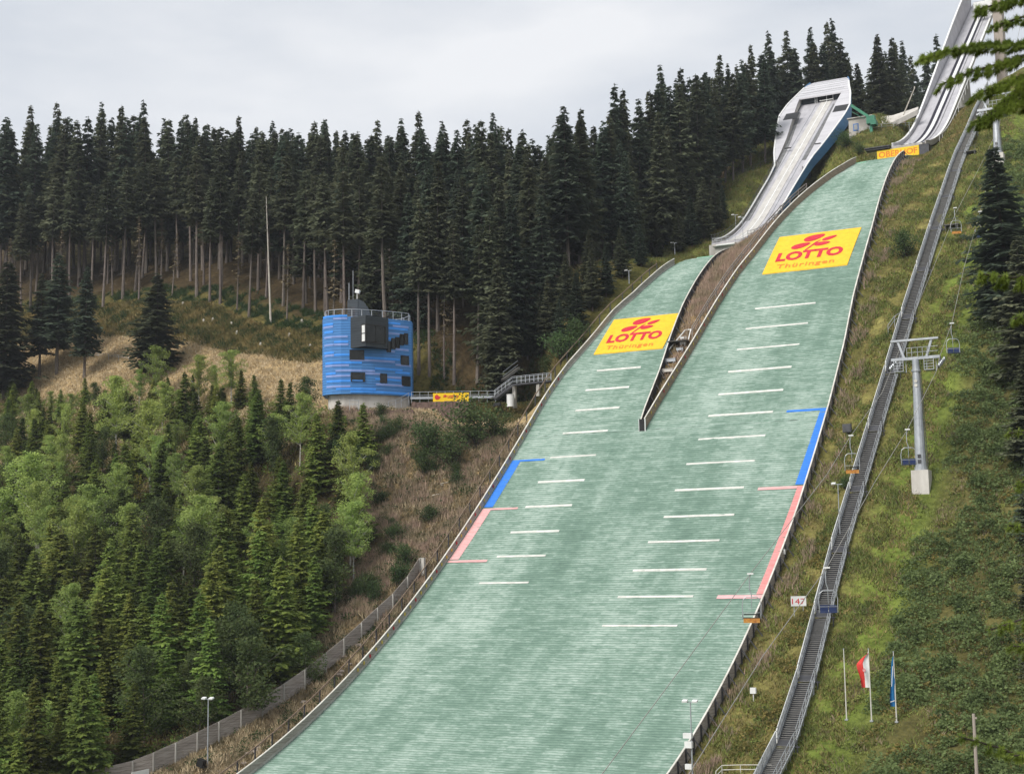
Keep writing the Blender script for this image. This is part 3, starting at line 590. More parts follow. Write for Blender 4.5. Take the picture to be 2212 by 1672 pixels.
# windows cut into the wings
for s, (q0, q1) in ((1, ((980, 350), (1042, 378))), (-1, ((622, 408), (690, 436)))):
    f = lambda u, v: inS(v)+woff(v); p = cast(*C1(*q0), f, 240, 300); q = cast(*C1(*q1), f, 240, 300); v0, v1 = sorted((p[1], q[1])); u0, u1 = sorted((p[0], q[0]))
    if s > 0: u0, u1 = -71.0, min(u1, float(oR(v0))-.2)
    z0, z1 = float(f(0, v0))+.02, float(f(0, v1))+.02; b = MB(); b.hexa([(u0, v0, z0-.1), (u1, v0, z0-.1), (u1, v1, z1-.1), (u0, v1, z1-.1)], [(u0, v0, z0+.03), (u1, v0, z0+.03), (u1, v1, z1+.03), (u0, v1, z1+.03)]); b.build('window', M['black'], SI)
for (x0, x1, y) in ((612, 650, 640), (812, 850, 610)):
    f = lambda u, v: inS(v)+woff(v); p = cast(*C1(x0, y), f, 240, 300); q = cast(*C1(x1, y), f, 240, 300); b = MB(); b.bar((p[0], p[1], p[2]+.03), (q[0], p[1], p[2]+.03), .5, .08); b.build('slot', M['black'], SI)
# railing of the walkway on the left, built as mesh of the ramp
b = MB(); vs = np.arange(224, 262, 1.6); P_ = [(float(oL(v))-.15, v, float(inS(v))+.4) for v in vs]
for k in (.5, 1.0): b.tube([(p[0], p[1], p[2]+k) for p in P_], .035, 6)
for p in P_: b.tube([(p[0], p[1], p[2]-.5), (p[0], p[1], p[2]+1.0)], .035, 6)
b.build('walkway_railing', M['dsteel'], SI)
b = MB(); vs = np.arange(224, 242, 1.6); P_ = [(float(oR(v))+.15, v, float(inS(v))+.3) for v in vs]
for k in (.5, 1.0): b.tube([(p[0], p[1], p[2]+k) for p in P_], .035, 6)
for p in P_: b.tube([(p[0], p[1], p[2]-.5), (p[0], p[1], p[2]+1.0)], .035, 6)
b.build('walkway_railing', M['dsteel'], SI)
# takeoff block and supports
b = MB(); z = float(inS(222.7)); b.hexa([(-77.6, 222.6, z-3), (-71.6, 222.6, z-3), (-71.6, 232, z-2), (-77.6, 232, z-2)], [(-77.6, 222.6, z-.35), (-71.6, 222.6, z-.35), (-71.6, 232, z+1.3), (-77.6, 232, z+1.3)]); b.build('takeoff_block', M['conc'], SI)
b = MB()
for v in (268, 277, 286): zt_ = float(inS(v))-.6; b.box((-75.3, v, (zt_+72)/2), (5, .4, zt_-72)); 
b.build('support_wall', M['dsteel'], SI)
# takeoff judges' platform to the left of the small table
p = atv(*C4(1085, 245), 221); tp = thing('takeoff_platform', 'low concrete platform with white fascia left of the small takeoff', 'platform', (p[0], p[1], p[2]-1))
x0 = atv(*C4(1030, 240), 221)[0]; x1 = atv(*C4(1200, 240), 221)[0]; zt = atv(*C4(1040, 240), 221)[2]
b = MB(); b.box(((x0+x1)/2, 222.2, zt-1.0), ((x1-x0)*.86, 2.2, 1.8)); b.build('base', M['conc'], tp)
b = MB(); b.box(((x0+x1)/2, 222.0, zt-.05), (x1-x0, 2.8, .32)); b.build('slab', M['conclight'], tp); b = MB(); b.box(((x0+x1)/2+.3, 220.55, zt-.08), ((x1-x0)*.8, .06, .2)); b.build('fascia', M['white'], tp)
rp_ = MB(); zz2 = zt+.1
for k in (.55, 1.05): rp_.tube([(x0, 223.4, zz2+k), (x0, 220.8, zz2+k), (x1, 220.8, zz2+k)], .03, 6)
for t_ in np.linspace(0, 1, 6): rp_.tube([(x0+(x1-x0)*t_, 220.8, zz2-.1), (x0+(x1-x0)*t_, 220.8, zz2+1.05)], .03, 6)
rp_.build('railing', M['steel'], tp)
# ------------------------------------------------------------------ big inrun
BI = thing('big_inrun', 'steep concrete inrun ramp with black and white strips rising at top right', 'ski jump inrun', (-51.5, 252, 71))
def bs(a, c, va, vb, dz, th, m, nm): return strip(K_(a), K_(c), va, vb, lambda v: inB(v)+dz, th, M[m], nm, 2, BI)
bs(-54.6, -48.9, 252, 352, -.06, .7, 'conc', 'deck'); bs(-54.5, -52.55, 252.2, 352, .05, .1, 'deckw', 'lane'); bs(-52.5, -51.95, 252.2, 352, .03, .08, 'deckd', 'dark_strip'); bs(-51.9, -51.25, 252.2, 352, .10, .12, 'white', 'track')
bs(-51.2, -50.8, 252.2, 352, .03, .08, 'deckd', 'dark_strip'); bs(-50.75, -49.0, 252.2, 352, .05, .1, 'deckw', 'lane'); bs(-50.35, -50.2, 252.2, 352, .1, .1, 'deckg', 'guide_rail')
b = MB(); vs = np.arange(256, 352, 3.); wh = lambda v: .75+4.9*sst((v-268)/75)
for v, w_ in zip(vs[:-1], vs[1:]):
    za, zc = float(inB(v)), float(inB(w_)); b.hexa([(-54.95, v, za-.6), (-54.65, v, za-.6), (-54.65, w_, zc-.6), (-54.95, w_, zc-.6)], [(-54.95, v, za+wh(v)), (-54.65, v, za+wh(v)), (-54.65, w_, zc+wh(w_)), (-54.95, w_, zc+wh(w_))])
b.build('side_wall', M['deckw'], BI); b = MB()
for v, w_ in zip(vs[:-1], vs[1:]): b.bar((-54.8, v, float(inB(v))+float(wh(v))+.05), (-54.8, w_, float(inB(w_))+float(wh(w_))+.05), .36, .12)
b.build('white_edge', M['white'], BI); bs(-48.85, -48.6, 254, 352, .42, 1.0, 'conc', 'side_wall'); bs(-48.9, -48.5, 262, 352, .52, .09, 'white', 'white_edge');
b = MB(); vs = np.arange(280, 337, 4)
for v, w_ in zip(vs[:-1], vs[1:]):
    za, zc = float(inB(v)), float(inB(w_)); b.hexa([(-53.8, v, za-2.6), (-49.6, v, za-2.6), (-49.6, w_, zc-2.8), (-53.8, w_, zc-2.8)], [(-53.8, v, za-.7), (-49.6, v, za-.7), (-49.6, w_, zc-.7), (-53.8, w_, zc-.7)])
b.build('girder', M['conc'], BI)
for v in (296, 314): b = MB(); zb = float(T(-51.7, v)); b.hexa([(-53.2, v-.6, zb-1), (-50.2, v-.6, zb-1), (-50.2, v+.6, zb-1), (-53.2, v+.6, zb-1)], [(-52.8, v-.4, float(inB(v))-2.4), (-50.6, v-.4, float(inB(v))-2.4), (-50.6, v+.4, float(inB(v))-2.2), (-52.8, v+.4, float(inB(v))-2.2)]); b.build('pier', M['conc'], BI)
b = MB(); v = 333.; zb = float(T(-49, v)); b.box((-46.6, v+1, (zb+140)/2), (1.9, 4, 140-zb)); b.build('tower_shaft', M['woodbeige'], BI)
b = MB(); b.box((-50.5, 356, 143), (10.5, 7, 9)); b.build('start_house', M['hut'], BI); b = MB(); b.box((-49.3, 334.5, 126.9), (5.0, 1.6, 1.5)); b.build('crossbeam', M['white'], BI)
b = MB(); b.box((-50.3, 352.4, 143.5), (5, .2, 3)); b.build('window', M['glass'], BI)
b = MB(); z = float(inB(252)); b.hexa([(-55.2, 251.6, z-3.2), (-48.6, 251.6, z-3.2), (-48.6, 262, z-1.2), (-55.2, 262, z-1.2)], [(-55.2, 251.6, z-.5), (-48.6, 251.6, z-.5), (-48.6, 262, z+1.3), (-55.2, 262, z+1.3)]); b.build('takeoff_block', M['conc'], BI)
b = MB(); vs = np.arange(262, 300, 3); P_ = [(-48.2, v, float(inB(v))-.1) for v in vs]; b.tube([(p[0]+.4, p[1], p[2]+1.0) for p in P_], .06, 6)
for p in P_: b.tube([(p[0]+.4, p[1], p[2]-.5), (p[0]+.4, p[1], p[2]+1.0)], .04, 6)
b.build('stair_railing', M['white'], BI)
# platform left of the big table
b = MB(); z0 = 73.0; b.box((-56.2, 250.9, z0+.12), (4.4, 1.6, .16)); b.box((-56.2, 251.0, z0-.1), (4.0, 1.3, .3)); tag(b.build('takeoff_deck', M['dsteel'], None, org=(-57, 251, z0)), 'dark flat deck left of the large takeoff, above the yellow OBERHOF board', 'platform')
# OBERHOF board
SG = thing('name_board', 'yellow board reading OBERHOF in orange below the large takeoff', 'sign', (-52.6, 250.6, 70))
def bo(x, y): return atv(*C1(x, y), 250.6)
TL, TR = bo(1227, 655), bo(1507, 614); zb = bo(1227, 745)[2]-.2; b = MB(); zt = (TL[2]+TR[2])/2; u0, u1 = TL[0], TR[0]; b.box(((u0+u1)/2, 250.8, (zt+zb)/2), (u1-u0, .25, zt-zb)); b.build('panel', M['yellowf'], SG)
fn = lambda a, c: (u0+a*(u1-u0), 250.66, zb+c*(zt-zb)); H_ = zt-zb
text_on('OBERHOF', .04, .96, .50, .90, fn, 'lettering', M['orange'], SG, bold=.02, space=1.0)
b = MB(); b.hexa([fn(.33, .93), fn(.60, .93), fn(.60, .955), fn(.33, .955)], [(p[0], 250.62, p[2]) for p in (fn(.33, .93), fn(.60, .93), fn(.60, .955), fn(.33, .955))])
text_on('THÜRINGEN', .05, .56, .13, .30, fn, 'lettering', M['orange'], SG, bold=.01)
# end cheek right of the sign
b = MB(); b.box((u1+.9, 251.5, zt-1.4), (1.6, 2.2, 2.6)); b.box((u1+.9, 251.5, zt-.06), (1.7, 2.3, .08)); tag(b.build('end_wall', M['dsteel'], None, org=(u1+.9, 251.5, zt-2.8)), 'dark cheek wall right of the yellow OBERHOF board', 'wall')
print('ramps done')
# ------------------------------------------------------------------ hut, green lift arm, paths, near the small inrun
hp = atv(*C1(1045, 560), 270); HT = thing('service_hut', 'low pale rendered hut with blue-framed window behind the small inrun head', 'hut', (hp[0]+2, 271, hp[2]))
x0 = atv(*C1(1040, 500), 270); x1 = atv(*C1(1195, 500), 270); zt = atv(*C1(1120, 432), 270)[2]; zb = atv(*C1(1120, 560), 270)[2]-1.5
b = MB(); b.box(((x0[0]+x1[0])/2, 272, (zt+zb)/2), (x1[0]-x0[0], 4, zt-zb)); b.build('wall', M['hut'], HT); b = MB(); b.box(((x0[0]+x1[0])/2, 271.9, zt+.08), (x1[0]-x0[0]+.4, 4.4, .16)); b.build('roof', M['conclight'], HT)
p, q = atv(*C1(1068, 475), 269.9), atv(*C1(1106, 517), 269.9); b = MB(); b.box(((p[0]+q[0])/2, 269.97, (p[2]+q[2])/2), (q[0]-p[0], .1, p[2]-q[2])); wf = b.build('window', mat('blue_frame', (.08, .2, .5)), HT)
b = MB(); b.box(((p[0]+q[0])/2, 269.9, (p[2]+q[2])/2), ((q[0]-p[0])*.66, .06, (p[2]-q[2])*.72)); b.build('pane', M['glasslit'], wf)
# retaining wall / ramp path from the hut up to the right
RW = MB(); P_ = [C1(1090, 440), C1(1330, 408), C1(1500, 352)]; Q_ = [C1(1215, 500), C1(1330, 462), C1(1500, 378)]
A_ = [atv(*p, v) for p, v in zip(P_, (272.5, 274, 277))]; B_ = [atv(*p, v) for p, v in zip(Q_, (271, 273, 276.5))]
RW.poly([A_[0], A_[1], B_[1], B_[0]]); RW.poly([A_[1], A_[2], B_[2], B_[1]])
RW = MB()
for i in range(2): RW.hexa([(B_[i][0], B_[i][1], B_[i][2]-1), (B_[i+1][0], B_[i+1][1], B_[i+1][2]-1), (A_[i+1][0], A_[i+1][1]+1, A_[i+1][2]-1), (A_[i][0], A_[i][1]+1, A_[i][2]-1)], [B_[i], B_[i+1], (A_[i+1][0], A_[i+1][1]+.8, A_[i+1][2]), (A_[i][0], A_[i][1]+.8, A_[i][2])])
tag(RW.build('access_ramp', M['conclight'], None, org=tuple(B_[0])), 'pale concrete ramp climbing right from the hut behind the small inrun', 'ramp')
GA = thing('hoist_machine', 'green steel arm with boxy machine housing reaching over the hut to the small inrun head', 'machine', tuple(atv(*C1(1190, 520), 268)))
a, c = atv(*C1(1055, 350), 268), atv(*C1(1185, 435), 268); b = MB(); b.bar(a, c, .35, .5); b.bar((a[0], a[1], a[2]-1.2), (c[0], c[1], c[2]-.8), .08); b.build('arm', M['greenst'], GA)
c2 = atv(*C1(1190, 450), 268); b = MB(); b.box(c2, (1.5, 1.4, 1.5)); b.box((c2[0]+.5, c2[1], c2[2]-.6), (1.0, 1.6, .9)); b.build('housing', M['greenst'], GA); c3 = atv(*C1(1190, 530), 268); b = MB(); b.box(((c2[0]+c3[0])/2, 268, (c2[2]+c3[2])/2-.8), (.5, .5, c2[2]-c3[2]+1)); b.build('post', M['greenst'], GA)
ps = [PG(*C1(x, y), 230, 300) for x, y in ((1005, 590), (1060, 565), (1110, 545), (1180, 520), (1260, 510), (1340, 505), (1420, 500), (1490, 497))]
railing('railing', 'grey railing along the path from the hut towards the large takeoff', ps, 1.0)
ps = [PG(*C1(x, y), 225, 300) for x, y in ((290, 835), (345, 812), (400, 790), (450, 768), (500, 748), (550, 728), (590, 712))]
railing('railing', 'thin dark railing at the forest edge left of the small inrun', ps, 1.0, m='dsteel')
a = atv(*C1(1405, 415), 266); c = atv(*C1(1480, 235), 266); b = MB(); b.tube([a, c], [.13, .09], 8); b.tube([c, (c[0], c[1], c[2]+.3)], .12, 8); tag(b.build('leaning_pole', M['deadwood'], None, org=tuple(a)), 'leaning pale timber pole on the grass left of the large inrun', 'pole')
c = PG(*C1(1405, 475), 240, 290); b = MB(); b.box((0, 0, .5), (.8, .7, 1.0)); b.box((0, 0, 1.05), (1, .9, .1)); b.box((.15, -.37, .5), (.4, .04, .6)); tag(b.build('nest_box', M['woodwarm'], None, org=tuple(c)), 'small timber kiosk box with pale lid on the grass left of the large inrun', 'box')
# ------------------------------------------------------------------ judges' tower
D0 = 200.
O_ = atd(788, 860, D0); ru = np.array([rx[0], rx[1], 0]); ru /= np.linalg.norm(ru); fu = np.array([-ru[1], ru[0], 0])
def LW(x, y, z=0): return (O_[0]+ru[0]*x+fu[0]*y, O_[1]+ru[1]*x+fu[1]*y, z)
def zp(cx, cy, dep=0): return atd(662.4+.1895*cx, 604.8+.1895*cy, D0+dep)[2]
def lx_(cx, dep=0): return (662.4+.1895*cx-788)*(D0+dep)/3200
front = np.array([(-5.95, 3.2), (-6.05, 2.2), (-5.85, 1.2), (-5.3, .45), (-4.4, -.05), (-3.2, -.3), (-1.8, -.25), (-.4, .1), (1.0, .65), (2.5, 1.4), (4.0, 2.35), (5.2, 3.2), (6.15, 4.0)])
backp = np.array([(6.25, 5.6), (5.2, 7.8), (3, 9.6), (0, 10.4), (-3, 9.4), (-5.2, 6.8), (-5.95, 4.6)])
plan = np.r_[front, backp]
def yf(x): return np.interp(x, front[2:, 0], front[2:, 1])
JT = thing('judges_tower', 'blue striped judges tower with curved walls and a dark projecting booth', 'tower', LW(0, 3, zp(800, 1480)))
def prism(pl, z0, z1, m, nm, parent=JT):
    b = MB(); b.hexa([LW(x, y, z0) for x, y in pl], [LW(x, y, z1) for x, y in pl]); return b.build(nm, m, parent)
ZB = zp(300, 1300, -0.2); ZT = zp(320, 425, -.2)
prism(plan, ZB, ZT, M['blue'], 'cladding')
cen = plan.mean(0); prism(cen+(plan-cen)*.9+np.array([.2, .3]), zp(800, 1480)-2, ZB, M['conclight'], 'base')
# clapboard joints as thin dark lips all round
b = MB(); zz = np.arange(ZB+.3, ZT, .36); fr = front
for z in zz:
    for (p, q) in zip(fr[:-1], fr[1:]): b.bar(LW(p[0], p[1]-.012, z), LW(q[0], q[1]-.012, z), .03, .025)
b.build('board_joints', mat('joint_blue', (.022, .075, .24), rough=.6), JT)
def strp(c0, c1, y0, y1, m):
    xa, xb = lx_(c0), lx_(c1); xs = np.r_[xa, [x for x in front[2:, 0] if xa < x < xb], xb]; ymid = yf((xa+xb)/2)
    zc = zp((c0+c1)/2, (y0+y1)/2, ymid); zc = ZB+.12+round((zc-ZB-.12)/.36)*.36+.18; b = MB()
    for a, c in zip(xs[:-1], xs[1:]): b.bar(LW(a, yf(a)-.035, zc), LW(c, yf(c)-.035, zc), .05, .27)
    b.build('coloured_panel', M[m], JT)
for c0, c1, y0, y1, m in [(172, 465, 432, 425, 'azure'), (300, 465, 462, 462, 'lav'), (175, 300, 517, 512, 'azure'), (175, 300, 563, 560, 'lav'), (190, 300, 610, 605, 'azure'), (190, 470, 652, 648, 'lav'), (310, 478, 715, 715, 'azure'), (190, 305, 748, 746, 'lav'), (310, 478, 760, 760, 'lav'), (190, 312, 838, 832, 'azure'), (195, 310, 885, 882, 'lav'), (312, 490, 878, 875, 'azure'), (205, 630, 950, 942, 'azure'), (500, 995, 930, 955, 'lav'), (205, 485, 992, 988, 'lav'), (660, 1050, 888, 925, 'azure'), (330, 775, 1035, 1048, 'lav'), (775, 1080, 1003, 1040, 'azure'), (1000, 1175, 985, 1008, 'lav'), (210, 330, 1088, 1080, 'azure'), (1000, 1160, 1075, 1095, 'azure'), (215, 500, 1108, 1102, 'lav'), (665, 835, 1088, 1095, 'lav'), (905, 1065, 1105, 1125, 'lav'), (220, 640, 1182, 1176, 'azure'), (910, 1060, 1148, 1165, 'azure'), (780, 835, 1140, 1142, 'azure'), (220, 500, 1220, 1216, 'lav'), (785, 1090, 1208, 1238, 'lav'), (335, 785, 1242, 1248, 'azure'), (500, 1015, 1284, 1306, 'azure'), (1015, 1185, 1305, 1330, 'azure'), (925, 1060, 488, 515, 'azure'), (975, 1150, 525, 548, 'lav'), (920, 1140, 558, 600, 'azure'), (915, 1050, 622, 640, 'lav'), (910, 955, 682, 690, 'azure'), (1000, 1150, 790, 815, 'lav'), (900, 995, 835, 850, 'lav')]:
    strp(c0, c1, y0, y1, m)
for (c0, c1, y0, y1) in ((498, 650, 800, 910), (510, 660, 1055, 1160), (835, 902, 1068, 1175), (1060, 1140, 865, 970), (1070, 1155, 1100, 1208), (905, 948, 700, 825), (957, 995, 665, 790), (1003, 1042, 655, 778), (1050, 1087, 618, 745), (1097, 1132, 610, 735)):
    ym = yf(lx_((c0+c1)/2)); xa, xb = lx_(c0, ym), lx_(c1, ym); z1, z0 = zp((c0+c1)/2, y0, ym), zp((c0+c1)/2, y1, ym); b = MB()
    A_, B_ = (xa, yf(xa)-.07), (xb, yf(xb)-.07); th = .09
    for z in (z0+.04, z1-.04): b.bar(LW(*A_, z), LW(*B_, z), .12, .09)
    for P2 in (A_, B_): b.bar(LW(*P2, z0), LW(*P2, z1), .12, .09)
    wf = b.build('window', M['frame'], JT); b = MB()
    b.hexa([LW(xa, yf(xa)-.065, z0), LW(xb, yf(xb)-.065, z0), LW(xb, yf(xb)+.02, z0), LW(xa, yf(xa)+.02, z0)], [LW(xa, yf(xa)-.065, z1), LW(xb, yf(xb)-.065, z1), LW(xb, yf(xb)+.02, z1), LW(xa, yf(xa)+.02, z1)]); b.build('pane', M['glass'], wf)
# projecting booth
bz0, bz1 = zp(690, 757, -1.6), zp(690, 405, -1.6); BP = [(lx_(465), .1), (lx_(690, -1.6), -2.0), (lx_(922), .5), (lx_(922)+.1, 3), (lx_(465), 3)]
booth = prism(BP, bz0, bz1, M['slate'], 'booth'); ax_, bx_ = np.array(BP[1]), np.array(BP[2]); lxa = np.array(BP[0])
def onf(p, q, t, o): d = (q-p)/np.linalg.norm(q-p); nn = np.array([d[1], -d[0]]); r = p+(q-p)*t+nn*o; return r
wz1, wz0 = zp(690, 512, -1.4), zp(690, 712, -1.4)
b = MB(); r0, r1, l0 = onf(ax_, bx_, 0, .04), onf(ax_, bx_, .9, .04), onf(lxa, ax_, .78, .04); l1 = onf(lxa, ax_, 1, .04)
for z in (wz0, wz1): b.bar(LW(*r0, z), LW(*r1, z), .14, .12); b.bar(LW(*l0, z), LW(*l1, z), .14, .12)
b.bar(LW(*r0, wz0), LW(*r0, wz1), .12); b.bar(LW(*r1, wz0), LW(*r1, wz1), .12); b.bar(LW(*l0, wz0), LW(*l0, wz1), .12); b.bar(LW(*onf(ax_, bx_, .45, .05), wz0), LW(*onf(ax_, bx_, .45, .05), wz1), .05)
wf = b.build('window', M['frame'], booth); b = MB()
b.hexa([LW(*onf(ax_, bx_, .03, .03), wz0), LW(*onf(ax_, bx_, .88, .03), wz0), LW(*onf(ax_, bx_, .88, -.02), wz0), LW(*onf(ax_, bx_, .03, -.02), wz0)], [LW(*onf(ax_, bx_, .03, .03), wz1), LW(*onf(ax_, bx_, .88, .03), wz1), LW(*onf(ax_, bx_, .88, -.02), wz1), LW(*onf(ax_, bx_, .03, -.02), wz1)])
o = b.build('booth_pane', M['glass'], booth); b = MB(); zm = (wz0+wz1)/2
for za, zb_ in ((wz0+.1, zm-.1), (zm+.05, wz1-.1)): b.hexa([LW(*onf(lxa, ax_, .81, .05), za), LW(*onf(lxa, ax_, .97, .05), za), LW(*onf(lxa, ax_, .97, -.02), za), LW(*onf(lxa, ax_, .81, -.02), za)], [LW(*onf(lxa, ax_, .81, .05), zb_), LW(*onf(lxa, ax_, .97, .05), zb_), LW(*onf(lxa, ax_, .97, -.02), zb_), LW(*onf(lxa, ax_, .81, -.02), zb_)])
b.build('reflection_pane', M['white'], booth)  # reflection in the booth's side glass, put in as white panes
b = MB()
for z in np.arange(bz0+.3, bz1, .33):
    if wz0-.1 < z < wz1+.1: b.bar(LW(*onf(lxa, ax_, 0, .01), z), LW(*onf(lxa, ax_, .76, .01), z), .03, .025)
    else: b.bar(LW(*onf(lxa, ax_, 0, .01), z), LW(*onf(lxa, ax_, 1, .01), z), .03, .025); b.bar(LW(*onf(ax_, bx_, 0, .01), z), LW(*onf(ax_, bx_, 1, .01), z), .03, .025)
b.build('board_joints', M['black'], booth)
# roof railing and stair head
rl = cen+(plan-cen)*.94; loop = [LW(x, y, ZT) for x, y in rl]; b = MB(); loopc = loop+[loop[0]]
for p, q in zip(loopc[:-1], loopc[1:]): b.bar((p[0], p[1], p[2]+1.1), (q[0], q[1], q[2]+1.1), .09, .07); b.bar((p[0], p[1], p[2]+.15), (q[0], q[1], q[2]+.15), .03, .03)
for p in loop: b.tube([p, (p[0], p[1], p[2]+1.1)], .05, 6)
b.build('roof_railing', M['steel'], JT)
b = MB()
for p, q in zip(loopc[:-1], loopc[1:]):
    for z in (.45, .75): b.bar((p[0], p[1], p[2]+z), (q[0], q[1], q[2]+z), .015, .015)
b.build('roof_wires', M['steel'], JT)
dp = 3.0; P0, P1, P2 = lx_(440, dp), lx_(565, dp), lx_(722, dp); zt = zp(560, 222, dp); b = MB()
xs = [P0, P1, P1+.45*(P2-P1), P1+.75*(P2-P1), P2]; zs = [zt-.1, zt+.02, zt-.45, zt-1.3, ZT+.1]
b.hexa([LW(P0, dp, ZT-.1), LW(P1, dp-.4, ZT-.1), LW(P1, dp+3, ZT-.1), LW(P0, dp+3, ZT-.1)], [LW(P0, dp, zt-.1), LW(P1, dp-.4, zt), LW(P1, dp+3, zt), LW(P0, dp+3, zt-.1)])
for i in range(1, 4): b.hexa([LW(xs[i], dp-.35, ZT-.1), LW(xs[i+1], dp-.35, ZT-.1), LW(xs[i+1], dp+3, ZT-.1), LW(xs[i], dp+3, ZT-.1)], [LW(xs[i], dp-.35, zs[i]), LW(xs[i+1], dp-.35, zs[i+1]), LW(xs[i+1], dp+3, zs[i+1]), LW(xs[i], dp+3, zs[i])])
b.build('stair_head', M['slate'], JT); b = MB(); xd = lx_(495, dp); b.box(LW(xd, dp-.25, ZT+1.0), (.95, .1, 1.9), Matrix.Rotation(math.atan2(ru[1], ru[0]), 3, 'Z')); b.build('door', M['dsteel'], JT)
b = MB(); p = LW(lx_(548, dp), dp+.5, zt); b.tube([p, (p[0], p[1], p[2]+.9)], .06, 6); b.box((p[0]+.1, p[1], p[2]+1.2), (.7, .3, .5), Matrix.Rotation(.3, 3, 'Y')); b.build('floodlight', M['white'], JT)
b = MB(); p = LW(lx_(497, dp), dp+1, zt); b.tube([p, (p[0], p[1], p[2]+4.3)], .035, 6); b.build('antenna', M['steel'], JT)
b = MB(); p = LW(lx_(432, dp), dp+3, ZT); b.tube([p, (p[0], p[1], p[2]+6.0)], .05, 6); b.build('antenna', M['steel'], JT)
# steps rail beside the tower base
C2 = lambda x, y: (662.4+.1895*x, 604.8+.1895*y)
def lp(x, y, D): return tuple(atd(*C2(x, y), D))
railing('railing', 'grey handrail of the steps at the right foot of the blue tower', [lp(935, 1478, 198), lp(1015, 1460, 199), lp(1080, 1430, 200), lp(1165, 1380, 201)], 1.1)
railing('railing', 'grey hoop railing in front of the pale tower base', [lp(490, 1478, 196.5), lp(590, 1480, 196.5)], 1.3)
gr = [lp(1195+i*96, 1382-i*1.5, 202) for i in range(11)]
railing('railing', 'grey steel railing along the terrace between the blue tower and the bridge stairs', gr, 1.25, (1, .62))
g2 = [(p[0], p[1]-.1, p[2]+.15) for p in gr]; b = MB()
for p, q in zip(g2[:-1], g2[1:]): b.bar((p[0], p[1]-.15, p[2]+.25), (q[0], q[1]-.15, q[2]+.25), .05, .32)
tag(b.build('crash_barrier', M['steel'], None, org=g2[0]), 'steel crash barrier low along the terrace right of the blue tower', 'barrier')
# yellow banner
BN = thing('banner', 'small yellow banner with red emblem and LOTTO on the terrace railing', 'banner', lp(1640, 1385, 201.2)); A_ = np.array(lp(1440, 1388, 201.2)); B_ = np.array(lp(1850, 1384, 201.2)); zt = lp(1440, 1292, 201.2)[2]; zb = A_[2]
b = MB(); dy = -fu*.06
b.hexa([A_, B_, B_-dy, A_-dy], [(A_[0], A_[1], zt), (B_[0], B_[1], zt), (B_[0]-dy[0], B_[1]-dy[1], zt), (A_[0]-dy[0], A_[1]-dy[1], zt)]); b.build('cloth', M['yellowf'], BN)
fn = lambda a, c: tuple(np.array([A_[0]+(B_[0]-A_[0])*a, A_[1]+(B_[1]-A_[1])*a, zb+(zt-zb)*c])-fu*.03)
text_on('LOTTO', .41, .70, .42, .72, fn, 'lettering', M['signred'], BN, bold=.05)
b = MB(); b.poly([fn(.05, .55), fn(.065, .75), fn(.085, .72), (fn(.10, .86)), fn(.135, .78), fn(.155, .68), fn(.18, .62), fn(.225, .55), fn(.20, .45), fn(.17, .3), fn(.13, .25), fn(.09, .24), fn(.06, .35)]); b.build('emblem', M['signred'], BN)
b = MB()
for p, q, th in (((.31, .66), (.345, .8), .02), ((.345, .6), (.37, .74), .016), ((.30, .5), (.335, .6), .02), ((.345, .52), (.375, .58), .016)): b.poly(ellipse(p, q, th*4, fn, 10))
b.build('clover_emblem', M['signred'], BN)
# stone retaining walls below the terrace
for i, (x0, x1, y0, y1, D) in enumerate(((1195, 1850, 1392, 1450, 201.0), (1170, 1830, 1450, 1520, 199.6), (1210, 1810, 1520, 1590, 198.2), (330, 1215, 1490, 1555, 196.2), (560, 1180, 1555, 1590, 195.4))):
    b = MB(); p, q = np.array(lp(x0, y1, D)), np.array(lp(x1, y1, D)); zt_, zb_ = lp(x0, y0, D)[2], lp(x0, y1, D)[2]-2.6; k = 14; rr_ = random.Random(i)
    for j in range(k):
        a, c = p+(q-p)*j/k, p+(q-p)*(j+.985)/k; o1 = rr_.uniform(-.12, .12); e = fu*1.6; a = a-fu*o1; c = c-fu*o1; zz1 = zt_+rr_.uniform(-.08, .08)
        b.hexa([(a[0], a[1], zb_), (c[0], c[1], zb_), (c[0]+e[0], c[1]+e[1], zb_), (a[0]+e[0], a[1]+e[1], zb_)], [(a[0]+.1*fu[0], a[1]+.1*fu[1], zz1), (c[0]+.1*fu[0], c[1]+.1*fu[1], zz1), (c[0]+e[0], c[1]+e[1], zz1), (a[0]+e[0], a[1]+e[1], zz1)])
    tag(b.build('stone_wall', M['rockred'], None, org=tuple(p)), ['reddish gabion wall, top course right under the yellow banner', 'reddish gabion wall, second course under the yellow banner', 'reddish gabion wall, lowest course below the yellow banner', 'low reddish wall course directly in front of the pale tower base', 'lower reddish wall course in the bank below the blue tower'][i], 'retaining wall')
# bridge and stairs from the terrace to the hill
C3 = lambda x, y: ((x*.6329+1500)/1.736, (y*.6329+1400)/1.736)
def l3(x, y, D): return np.array(atd(*C3(x, y), D))
FB = thing('footbridge', 'grey steel footbridge with stairs leading from the terrace to the left edge of the jump', 'footbridge', tuple(l3(560, 150, 200)))
def steps(a, c, w_, b, n_):
    for i in range(n_+1):
        p = a+(c-a)*i/n_; b.box(p, (w_, .3, .05), Matrix.Rotation(math.atan2(ru[1], ru[0])+.2, 3, 'Z'))
st = MB(); a, c, d, e = l3(560, 152, 200), l3(668, 72, 199), l3(895, 48, 198), l3(745, 0, 203); e2 = l3(640, 60, 203)
steps(a, c, 1.4, st, 14); st.build('stair_flight', M['grate'], FB)
b = MB()
for o3 in (-.7, .7): v3 = fu*o3; b.bar(a+v3, c+v3, .08, .28); b.bar(c+v3, d+v3, .08, .25)
b.build('stringer', M['dsteel'], FB); b = MB(); b.bar(c, d, 1.4, .06); b.build('deck', M['grate'], FB)
